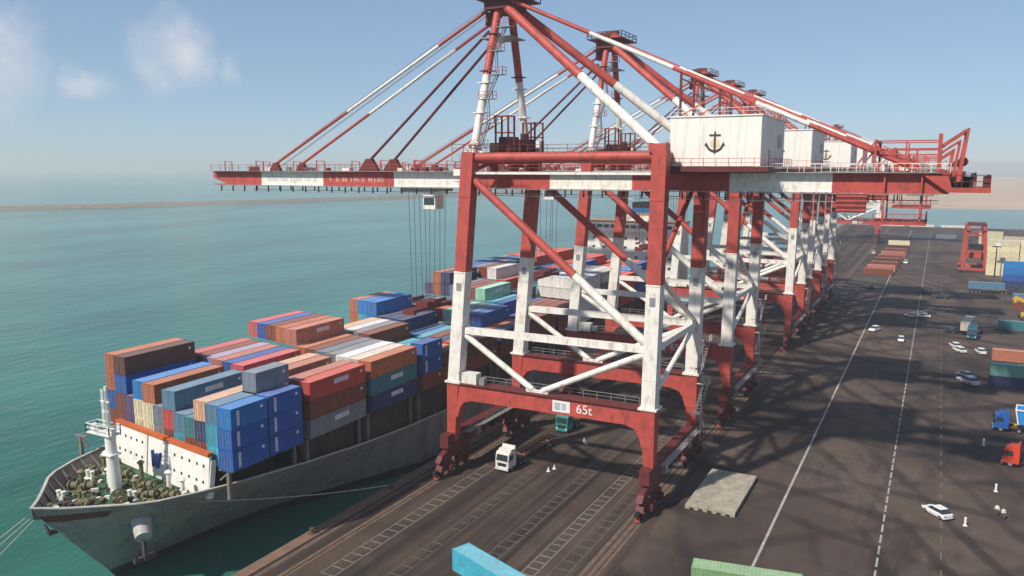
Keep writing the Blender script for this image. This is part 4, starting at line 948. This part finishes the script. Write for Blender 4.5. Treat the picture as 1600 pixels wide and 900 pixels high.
CY_ = [116.9, 163.4, 235.0, 270.5, 306.5, 575.0]
clab = ['red and white gantry crane nearest the viewer, anchor emblem in full view',
        'red and white gantry crane standing directly behind the nearest crane',
        'third red and white gantry crane along the quay, first of the close trio',
        'fourth red and white gantry crane along the quay, middle of the close trio',
        'fifth red and white gantry crane along the quay, last of the close trio',
        'farthest red and white gantry crane, alone near the quay end']
cranes = []
for i, yc in enumerate(CY_):
    c = crane0 if i == 0 else copy_tree(crane0)
    c.location = (CXO, yc, 0); tag(c, clab[i], 'crane', 'ship-to-shore cranes along the quay'); cranes.append(c)

# ------------------------------------------------------------------ vehicles
def wheel_obj(parent, x, y, r, w=.28, nm='wheel'):
    mb = MB(); mb.tube((x-w/2, y, r), (x+w/2, y, r), r, 0, 14); wh = mb.build(nm, M_BLACK, parent)
    mb = MB(); mb.tube((x-w/2-.012, y, r), (x+w/2+.012, y, r), r*.55, 0, 10); mb.build('rim', M_STEEL, wh)
def car(x, y, rz, colname, col, label, scale=1.0, group='cars on the yard asphalt'):
    t = thing('car', label, 'car', (x, y, 0.0), rz, group); t.scale = (scale,)*3
    pm = mat('car_paint_'+colname, col, .3, var=.05, spec=.6)
    st = [(-2.15, .35, .72, .62), (-2.1, .28, .92, .80), (-1.2, .22, .98, .87), (.75, .22, .92, .87), (1.75, .25, .82, .84), (2.1, .32, .68, .74), (2.18, .38, .55, .62)]
    mb = MB(); vs = []
    for yy, zb, zt, hw in st: vs += [(-hw*.92, yy, zb), (hw*.92, yy, zb), (hw, yy, (zb+zt)/2), (hw*.9, yy, zt), (-hw*.9, yy, zt), (-hw, yy, (zb+zt)/2)]
    n = 6; mb.add(vs, [(i*n+k, i*n+(k+1) % n, (i+1)*n+(k+1) % n, (i+1)*n+k) for i in range(len(st)-1) for k in range(n)]+[tuple(range(n)), tuple(range((len(st)-1)*n, len(st)*n))])
    # roof on pillars
    mb.add([(-.58, -1.05, 1.44), (.58, -1.05, 1.44), (.58, .25, 1.44), (-.58, .25, 1.44), (-.66, -1.2, 1.36), (.66, -1.2, 1.36), (.66, .42, 1.36), (-.66, .42, 1.36)], [(0, 1, 2, 3), (0, 4, 5, 1), (1, 5, 6, 2), (2, 6, 7, 3), (3, 7, 4, 0)])
    mb.build('body', pm, t)
    mb = MB(); lo = [(-.80, -1.85, .93), (.80, -1.85, .93), (.80, 1.05, .9), (-.80, 1.05, .9)]; hi = [(-.65, -1.18, 1.37), (.65, -1.18, 1.37), (.65, .4, 1.37), (-.65, .4, 1.37)]
    mb.add(lo+hi, [(0, 1, 5, 4), (1, 2, 6, 5), (2, 3, 7, 6), (3, 0, 4, 7)]); mb.build('windows', M_GLASS, t)
    for sx in (-1, 1):
        for yy in (-1.32, 1.38): wheel_obj(t, sx*.76, yy, .31, .2)
        mb = MB(); mb.box((sx*.6, 2.12, .6), (.32, .12, .14)); mb.build('headlight', M_TXTWHITE, t)
        mb = MB(); mb.box((sx*.62, -2.13, .74), (.26, .08, .14)); mb.build('tail_light', CONT['red'], t)
    return t
CAR_W = (0.78, 0.77, 0.74)
car(2.8, 123.0, R(42), 'white', CAR_W, 'white saloon car alone on the near asphalt beside the faint dashed line', 1.0)
car(-14.3, 260.0, R(160), 'white', CAR_W, 'white car on the solid white line, left of the other mid-yard cars', 1.15)
car(-6.7, 248.0, R(180), 'white', CAR_W, 'white car driving towards the viewer between the two long lines')
car(-5.4, 291.0, R(85), 'white', CAR_W, 'white car crosswise on the dashed line, left of its close neighbour', 1.0)
car(-2.0, 292.0, R(95), 'white', CAR_W, 'white car crosswise just right of the dashed line beside its twin', 1.0)
car(6.6, 246.0, R(20), 'white', CAR_W, 'white car parked left of the teal-cabbed truck, farther of two', 1.05)
car(7.6, 240.5, R(30), 'white', CAR_W, 'white car parked left of the teal-cabbed truck, nearer of two', 1.0)
car(12.4, 241.0, R(15), 'white', CAR_W, 'white car parked right in front of the teal-cabbed truck', 1.05)
car(8.7, 205.0, R(35), 'silver', (0.55, 0.56, 0.58), 'silver car beside the green tank container stack', 1.3)
car(8.3, 211.5, R(40), 'grey', (0.35, 0.36, 0.38), 'grey car just behind the silver car by the green stack', 1.0)
car(-12.8, 455.0, R(180), 'white', CAR_W, 'small white car far off beside the brown container row', 1.3)
car(-.5, 300.0, R(100), 'dark', (0.03, 0.03, 0.035), 'dark car right of the dashed line in the middle distance')
car(-2.6, 349.0, R(60), 'dark', (0.03, 0.03, 0.035), 'left of two dark cars side by side far along the dashed line', 1.3)
car(3.2, 338.0, R(70), 'dark', (0.03, 0.03, 0.035), 'right of two dark cars side by side far along the dashed line', 1.3)
car(-22.5, 353.0, R(20), 'dark', (0.03, 0.03, 0.035), 'dark car between the crane legs and the solid line far off', 1.2)

def truck(x, y, rz, colname, col, label, trailer=12.6, roof=None):
    t = thing('truck', label, 'truck', (x, y, 0), rz, 'trucks in the terminal'); pm = mat('truck_paint_'+colname, col, .4, var=.08, dirt=GRIME, dirt_amt=.3); rm = mat('truck_roof_'+colname, roof or col, .5, var=.1)
    mb = MB(); mb.prism([(0, .7), (2.35, .7), (2.4, 1.7), (2.2, 3.0), (1.9, 3.25), (.1, 3.3), (0, 3.1)], 'x', -1.22, 1.22, 0); mb.b2((-1.15, .15, 3.3), (1.15, 1.5, 3.55), 1); mb.b2((-1.2, .05, 3.32), (1.2, .35, 3.95), 1)
    cab = mb.build('cab', [pm, rm], t)
    mb = MB(); mb.add([(-1.08, 2.415, 1.85), (1.08, 2.415, 1.85), (1.02, 2.25, 2.85), (-1.02, 2.25, 2.85)], [(0, 1, 2, 3)]); mb.build('windscreen', M_GLASS, cab)
    for sx in (-1, 1):
        mb = MB(); mb.b2((sx*1.225-.01, .9, 1.9), (sx*1.225+.01, 2.0, 2.75)); mb.build('side_window', M_GLASS, cab)
        mb = MB(); mb.bar((sx*1.25, 2.25, 2.7), (sx*1.5, 2.35, 2.6), .06); mb.box((sx*1.52, 2.35, 2.3), (.1, .22, .7)); mb.build('mirror', M_BLACK, cab)
        mb = MB(); mb.box((sx*.9, 2.44, .85), (.35, .06, .22)); mb.build('headlight', M_TXTWHITE, cab)
    mb = MB(); mb.b2((-1.2, 2.3, .38), (1.2, 2.5, .68), 0); mb.b2((-.8, 2.405, 1.0), (.8, 2.43, 1.5), 1); mb.build('bumper', [pm, M_BLACK], cab)
    ch = mat('chassis_brown', (0.26, 0.12, 0.075), .7, var=.35, dirt=GRIME, dirt_amt=.5)
    mb = MB()
    for sx in (-1, 1): mb.b2((sx*.45-.08, -3.6, .75), (sx*.45+.08, .1, 1.0))
    mb.b2((-.6, -2.9, 1.0), (.6, -1.6, 1.2)); mb.tube((1.05, -1.0, .8), (1.05, -.1, .8), .3, 0, 10); mb.build('tractor_frame', [M_BLACK], t)
    for sx in (-1, 1):
        for yy in (1.2, -1.7, -2.9): wheel_obj(t, sx*1.0, yy, .5, .35)
    if trailer:
        mb = MB(); e = -1.6-trailer
        for sx in (-1, 1): mb.b2((sx*.5-.09, e, 1.15), (sx*.5+.09, -1.5, 1.5)); mb.b2((sx*1.15-.06, e, 1.38), (sx*1.15+.06, -1.5, 1.5))
        k = 0
        while k*1.35 < trailer: mb.b2((-1.2, -1.6-k*1.35-.09, 1.36), (1.2, -1.6-k*1.35+.09, 1.52)); k += 1
        mb.b2((-1.2, e, .5), (1.2, e+.1, .75)); mb.build('trailer_frame', [ch], t)
        for sx in (-1, 1):
            for yy in (e+1.2, e+2.5, e+3.8): wheel_obj(t, sx*1.0, yy, .5, .35)
    return t
truck(-58.9, 111.2, R(180-4), 'cream', (0.72, 0.68, 0.60), 'white cab-over truck with empty skeletal trailer under the nearest crane', 12.6)
truck(-58.4, 133.2, R(180-3), 'teal', (0.03, 0.22, 0.20), 'teal-fronted truck following behind the white truck under the crane', 12.6, (0.5, 0.52, 0.5))
truck(11.2, 262.0, R(180-8), 'dark_teal', (0.02, 0.12, 0.20), 'truck with dark teal cab hauling a pale container, right side of the yard', 13.0)
container(11.2+math.sin(R(8))*(-8.2)*-1*-1, 262.0+8.2, 1.53, 'beige', 'pale grey container on the trailer of the dark teal truck', 12.19, R(-8), True)
container(18.6, 362.0, 1.5, 'steel_blue', 'steel blue container set crosswise ahead of the red yard gantry', 12.19, R(90), False, ('big',))
truck(27.0, 361.8, R(-90), 'navy', (0.03, 0.05, 0.12), 'navy truck under the crosswise steel blue container, mostly out of view', 12.6)
# traffic cones left on the apron
for i, (x, y) in enumerate(((-52.6, 112.6), (-52.2, 114.0), (-53.0, 128.4), (-52.3, 127.6))):
    mb = MB(); mb.tube((x, y, .05), (x, y, .7), .22, 0, 10, .05); mb.box((x, y, .03), (.55, .55, .06)); tag(mb.build('traffic_cone', mat('pale_cone', (0.7, 0.66, 0.62), .6)), ['pale traffic cone right of the white truck cab, nearest', 'pale traffic cone just behind the nearest cone', 'pale traffic cone in front of the teal truck, left one', 'pale traffic cone in front of the teal truck, right one'][i], 'cone', 'cones on the apron')

# hatch cover slab lying on the asphalt
hc = thing('hatch_cover', 'pale weathered slab of four panels lying flat beside the near crane', 'hatch cover', (-25.7, 116.7, 0), R(0))
for k in range(4):
    mb = MB(); y0 = -7.7+k*3.87; mb.b2((-3.5, y0, .22), (3.5, y0+3.74, .62+.05*(k % 2))); 
    mb.build('panel', M_CONC, hc)
for k in range(6):
    mb = MB(); xx = -3.2+k*1.28; mb.b2((xx-.32, -7.85, .0), (xx+.32, -7.71, .5)); mb.build('edge_block', M_CONC, hc)
mb = MB(); mb.b2((-3.3, -7.4, .02), (3.3, 7.5, .215)); mb.build('underframe', M_DECKD, hc)
mb = MB()
for k in range(3): mb.bar((-3.3, -3.905+k*3.87, .5), (3.3, -3.905+k*3.87, .5), .1, .1)
mb.build('joint', M_DECKD, hc)

# near containers at the bottom of the view
container(-16.6, 89.3, .02, 'green', 'pale green container at the bottom edge, right of the cranes', 12.19, R(90+9), False)
tk = container(-41.6, 74.5, 1.5, 'cyan', 'light blue container at the bottom edge on the apron', 12.19, R(72-4), True)
mb = MB()
hx = thing('flat_trailer', 'low flat trailer under the light blue container at the bottom edge', 'trailer', (-41.6, 74.5, 0), R(72-4), 'trucks in the terminal')
mb = MB(); mb.b2((-1.2, -6.2, 1.2), (1.2, 6.2, 1.48)); mb.b2((-.6, -6, .8), (.6, 6, 1.2)); mb.build('trailer_bed', M_DECKD, hx)
for sx in (-1, 1):
    for yy in (-4.8, -3.6, 4.2): wheel_obj(hx, sx*1.0, yy, .5, .35)

# ------------------------------------------------------------------ yard on the right
container(18.7, 205.5, 0.0, 'navy', 'navy container at the bottom of the stack under the green ones', 12.19, R(90), False)
container(18.7, 205.5, 2.66, 'tank_green', 'sea green container on top of the navy one at the right edge', 12.19, R(90), False, ('big',))
for k in range(2): container(20.0, 222.0, k*2.66, ['dark_brown', 'salmon'][k], ['dark brown container at the base of the stack behind the green one', 'salmon container topping the stack behind the green one'][k], 12.19, R(90), False)
truck(14.2, 170.5, R(90), 'blue', (0.02, 0.10, 0.36), 'blue tipper truck at the right edge, cab facing left', 0)
tp = thing('tipper_body', 'bright blue open tipper body with white rim at the right edge', 'tipper body', (18.8, 171.5, 0), R(-6), 'trucks in the terminal')
mb = MB(); mb.prism([(-2.9, 1.6), (4.6, 1.6), (5.2, 4.3), (-3.4, 4.3)], 'y', -1.9, 1.9, 0); tb = mb.build('bed', [CONT['bright_blue']], tp)
mb = MB(); mb.bar((-3.4, -1.95, 4.32), (5.2, -1.95, 4.32), .22, .2); mb.bar((-3.4, 1.95, 4.32), (5.2, 1.95, 4.32), .22, .2); mb.bar((-3.42, -1.9, 4.33), (-3.42, 1.9, 4.33), .22, .2); mb.bar((-3.42, -1.95, 4.3), (-2.92, -1.95, 1.7), .2, .2); mb.build('rim', M_TXTWHITE, tb)
mb = MB(); mb.b2((-4.6, -1.3, .55), (-1.0, -.9, .85)); mb.b2((-4.6, .9, .55), (-1, 1.3, .85)); mb.b2((-2.6, -1.0, .85), (5, 1.0, 1.58)); mb.build('chassis', [M_YELLOW], tp)
for sx in (-1, 1):
    for xx in (-1.6, 2.2, 3.6):
        mb = MB(); mb.tube((xx, sx*1.15-.2, .55), (xx, sx*1.15+.2, .55), .55, 0, 12); mb.build('wheel', M_BLACK, tp)
truck(14.6, 150.2, R(80), 'red', (0.62, 0.06, 0.03), 'red tractor unit cut by the right edge, nose to the left', 0)

def block(x0, y, cols, tiers, L, labelfn, rz=R(90)):
    for c, colr in enumerate(cols):
        for k in range(tiers if isinstance(tiers, int) else tiers[c]):
            container(x0+c*12.6, y, k*2.66, colr if isinstance(colr, str) else colr[k], labelfn(c, k), 12.19, rz, False, (), 'container stacks in the yard', )
for r, y in enumerate((424.0, 427.0)):
    block(27.2, y, ['cream', 'cream'] if r == 0 else ['beige', 'cream'], [6, 6], 12.19, lambda c, k: f"cream container, {ORD[k]} up from the ground, {'left' if c == 0 else 'right'} column of the {'front' if r == 0 else 'rear'} yard wall")
block(31.4, 384.0, [['navy', 'blue', 'bright_blue', 'bright_blue']], [4], 12.19, lambda c, k: f"blue container, {ORD[k]} up, in the stack at the right edge before the cream wall")
block(29.0, 560.0, ['cream', 'beige', 'cream'], [4, 3, 5], 12.19, lambda c, k: f"distant cream container, {ORD[k]} up, {ORD[c]} column of the far yard stack")
block(33.0, 497.0, ['brown', 'orange'], [3, 3], 12.19, lambda c, k: f"brown or orange container, {ORD[k]} up, {ORD[c]} column behind the cream wall")
# brown containers in a file between the crane track and the solid line
for i, y in enumerate((402, 418, 434, 451, 469, 488, 508, 530)):
    container(-22.5+i*.45, y, 0, ('brown', 'salmon', 'brown', 'dark_brown')[i % 4], f'brown roofed container lying crosswise, {ORD[i]} of the file beside the far cranes', 12.19, R(90), False, (), 'brown containers in a file')
    container(-22.5+i*.45, y+2.9, 0, 'brown', f'brown roofed container right behind the {ORD[i]} of the file beside the far cranes', 12.19, R(90), False, (), 'brown containers in a file')
container(-20.5, 566, 0, 'cream', 'cream container crosswise beyond the brown file', 12.19, R(90), False)
container(-8.5, 628, 0, 'white', 'white container far down the yard near the end barrier', 12.19, R(90), False)
container(6.0, 632, 0, 'slate', 'slate container far down the yard beside the white one', 12.19, R(90), False)

# rubber-tyred yard gantry
rg = thing('yard_gantry', 'red rubber-tyred yard gantry crane left of the cream container wall', 'gantry crane', (16.3, 440, 0))
for sx in (-1, 1):
    for sy in (-1, 1):
        mb = MB(); mb.bar((sx*4.6, sy*11.5, 1.6), (sx*3.6, sy*11.5, 19.8), 1.3, 1.3, 0); mb.build('leg', M_RED, rg)
    mb = MB(); mb.b2((sx*3.4-.8, -13, 19.8), (sx*3.4+.8, 13, 21.4)); mb.build('girder', M_RED, rg)
for sy in (-1, 1):
    mb = MB(); mb.b2((-6.2, sy*11.5-.6, 1.2), (6.2, sy*11.5+.6, 2.2)); mb.build('sill_beam', M_RED, rg)
    for zz, hw in ((10, 4.2), (17.5, 3.7)):
        mb = MB(); mb.bar((-hw, sy*11.5, zz), (hw, sy*11.5, zz), .7, .8); mb.build('cross_beam', M_RED, rg)
    for k in (-5.2, 5.2):
        mb = MB(); mb.tube((k, sy*11.5-.35, .75), (k, sy*11.5+.35, .75), .75, 0, 14); mb.build('wheel', M_BLACK, rg)
mb = MB(); mb.b2((-3.6, -6, 21.4), (3.6, 0, 22.9)); mb.rail([(-4, -12.6, 21.4), (4, -12.6, 21.4), (4, 12, 21.4)], 1.1, .12); mb.build('trolley', M_DRED, rg)
mb = MB(); mb.b2((-2.8, -12.4, 11.0), (2.6, -11.0, 13.6)); mb.build('equipment_house', M_BLACK, rg)
container(16.3, 437.0, 6.2, 'bright_red', 'red container hanging inside the red yard gantry', 6.06, R(90), False)
container(16.3, 440.5, 0.0, 'orange', 'orange container on the ground inside the red yard gantry', 6.06, R(90), False)

# yard lamp
lp = thing('lamp_post', 'dark yard lamp post with pale lamp head before the cream wall', 'lamp post', (24.2, 416, 0))
mb = MB(); mb.tube((0, 0, 0), (0, 0, 13.5), .32, 0, 10, .2); mb.build('pole', M_BLACK, lp)
mb = MB(); mb.box((0, 0, 13.7), (3.4, .5, .5)); mb.box((.4, -.3, 14.6), (1.9, 1.2, 1.3), 1); mb.build('lamp_head', [M_BLACK, M_TXTWHITE], lp)
# yellow reach stacker at the right edge
rs = thing('reach_stacker', 'yellow reach stacker cut by the right edge of the view', 'reach stacker', (29.0, 302, 0), R(90))
mb = MB(); mb.b2((-1.6, -3.6, .9), (1.6, 3.2, 2.2)); mb.b2((-1.5, -3.6, 2.2), (1.5, -1.8, 3.2)); mb.build('body', M_YELLOW, rs)
mb = MB(); mb.bar((0, -3.0, 3.6), (0, 5.2, 7.2), .9, 1.0); mb.bar((0, .4, 2.2), (0, 2.2, 5.4), .35, .35); mb.build('lifting_arm', M_YELLOW, rs)
mb = MB(); mb.b2((-.9, -1.6, 2.2), (.9, .2, 3.9)); mb.build('cab', M_GLASS, rs)
mb = MB(); mb.b2((-3.2, 4.9, 5.8), (3.2, 5.6, 6.4)); mb.bar((0, 5.2, 6.4), (0, 5.2, 7.2), .5, .5); mb.build('spreader', M_YELLOW, rs)
for sx in (-1, 1):
    for yy in (-2.6, 2.2): wheel_obj(rs, sx*1.5, yy, .8, .6)

container(24.6, 282.0, 0.0, 'teal', 'dull teal container lying alone near the yellow reach stacker', 12.19, R(90), False)
container(31.0, 325.0, 0.0, 'brown', 'brown container on the ground at the right edge behind the reach stacker', 12.19, R(90), False)
container(31.0, 325.0, 2.66, 'steel_blue', 'steel blue container on top of the brown one at the right edge', 12.19, R(90), False)
car(10.6, 281.0, R(10), 'silver', (0.55, 0.56, 0.58), 'silver car behind the pale container of the dark teal truck', 1.0)
car(5.6, 268.0, R(60), 'dark', (0.03, 0.03, 0.035), 'dark car left of the dark teal truck')
car(-18.6, 470.0, R(0), 'white', CAR_W, 'white car between the crane track and the brown container file', 1.0)
car(-31.0, 500.0, R(10), 'white', CAR_W, 'white car beside the crane rail far down the quay', 1.2)
# white marker posts
for i, (x, y) in enumerate(((9.9, 159.5), (10.6, 136.6), (6.2, 121.0))):
    mb = MB(); mb.tube((x, y, 0), (x, y, 1.1), .17, 0, 10, .15); mb.tube((x, y, 1.1), (x, y, 1.22), .19, 0, 10, .08); mb.tube((x, y, 0), (x, y, .1), .3, 0, 10, .28)
    tag(mb.build('marker_post', M_TXTWHITE, None, (x, y, 0)), ['white marker post in front of the blue tipper', 'white marker post in front of the red tractor unit', 'pale marker post right of the lone white car'][i], 'post', 'white posts on the asphalt')

# a person walking
def person(x, y, rz, label):
    t = thing('person', label, 'person', (x, y, 0), rz)
    V = [((0, 0, .95), .15), ((0, .01, 1.2), .145), ((0, .02, 1.42), .15), ((0, .02, 1.53), .06), ((0, .03, 1.66), .105), ((0, .03, 1.74), .085),
         ((-.1, 0, .9), .1), ((-.11, .18, .5), .07), ((-.11, .12, .09), .05), ((-.11, .26, .05), .045),
         ((.1, 0, .9), .1), ((.11, -.05, .5), .07), ((.11, -.28, .12), .05), ((.11, -.16, .05), .045),
         ((-.2, .01, 1.42), .07), ((-.27, -.06, 1.16), .05), ((-.26, .1, .93), .038), ((-.25, .16, .85), .035),
         ((.2, .01, 1.42), .07), ((.27, .03, 1.16), .05), ((.27, .2, .95), .038), ((.26, .26, .88), .035)]
    E = [(0, 1), (1, 2), (2, 3), (3, 4), (4, 5), (0, 6), (6, 7), (7, 8), (8, 9), (0, 10), (10, 11), (11, 12), (12, 13), (2, 14), (14, 15), (15, 16), (16, 17), (2, 18), (18, 19), (19, 20), (20, 21)]
    me = bpy.data.meshes.new('body'); me.from_pydata([v for v, _ in V], E, []); o = bpy.data.objects.new('body', me); C.objects.link(o); o.parent = t
    md = o.modifiers.new('skin', 'SKIN')
    bpy.context.view_layer.objects.active = o
    sv = me.skin_vertices[0].data if me.skin_vertices else None
    if sv is None:
        bm = bmesh.new(); bm.from_mesh(me); bm.verts.layers.skin.verify(); bm.to_mesh(me); bm.free(); sv = me.skin_vertices[0].data
    for i, (_, r) in enumerate(V): sv[i].radius = (r, r); sv[i].use_root = (i == 0)
    o.modifiers.new('sub', 'SUBSURF').levels = 1; o.modifiers['sub'].render_levels = 2
    m = bpy.data.materials.new('pale_shirt_and_dark_trousers'); m.use_nodes = True; tt = m.node_tree; b = tt.nodes['Principled BSDF']; b.inputs['Roughness'].default_value = .9
    tcn = N(tt, 'ShaderNodeTexCoord'); sp = N(tt, 'ShaderNodeSeparateXYZ'); tt.links.new(tcn.outputs['Object'], sp.inputs[0])
    cr = N(tt, 'ShaderNodeValToRGB'); cr.color_ramp.interpolation = 'CONSTANT'; e = cr.color_ramp.elements
    e[0].position = 0; e[0].color = (.02, .02, .02, 1); e[1].position = .05; e[1].color = (.08, .07, .06, 1)
    for p, c in ((.49, (.72, .66, .58, 1)), (.765, (.35, .2, .13, 1)), (.86, (.03, .02, .015, 1))): k = e.new(p); k.color = c
    mr = N(tt, 'ShaderNodeMath', operation='MULTIPLY'); mr.inputs[1].default_value = .5; tt.links.new(sp.outputs['Z'], mr.inputs[0]); tt.links.new(mr.outputs[0], cr.inputs[0]); tt.links.new(cr.outputs[0], b.inputs['Base Color'])
    me.materials.append(m)
    return t
person(10.2, 126.6, R(150), 'person in a pale shirt walking near the right edge of the asphalt')
person(10.9, 125.6, R(200), 'second person in pale clothes just ahead of the walking one')

# haze: the humid air over the gulf
mb = MB(); mb.b2((-8800, -1400, -12), (8800, 11800, 82))
hz = mb.build('haze', []); hz['kind'] = 'stuff'
m = bpy.data.materials.new('humid_air'); m.use_nodes = True; t = m.node_tree; t.nodes.clear()
ou = N(t, 'ShaderNodeOutputMaterial'); pv = N(t, 'ShaderNodeVolumePrincipled'); pv.inputs['Color'].default_value = (0.98, 0.98, 0.97, 1); pv.inputs['Density'].default_value = 0.00027; pv.inputs['Anisotropy'].default_value = 0.2
t.links.new(pv.outputs[0], ou.inputs['Volume']); hz.data.materials.append(m)
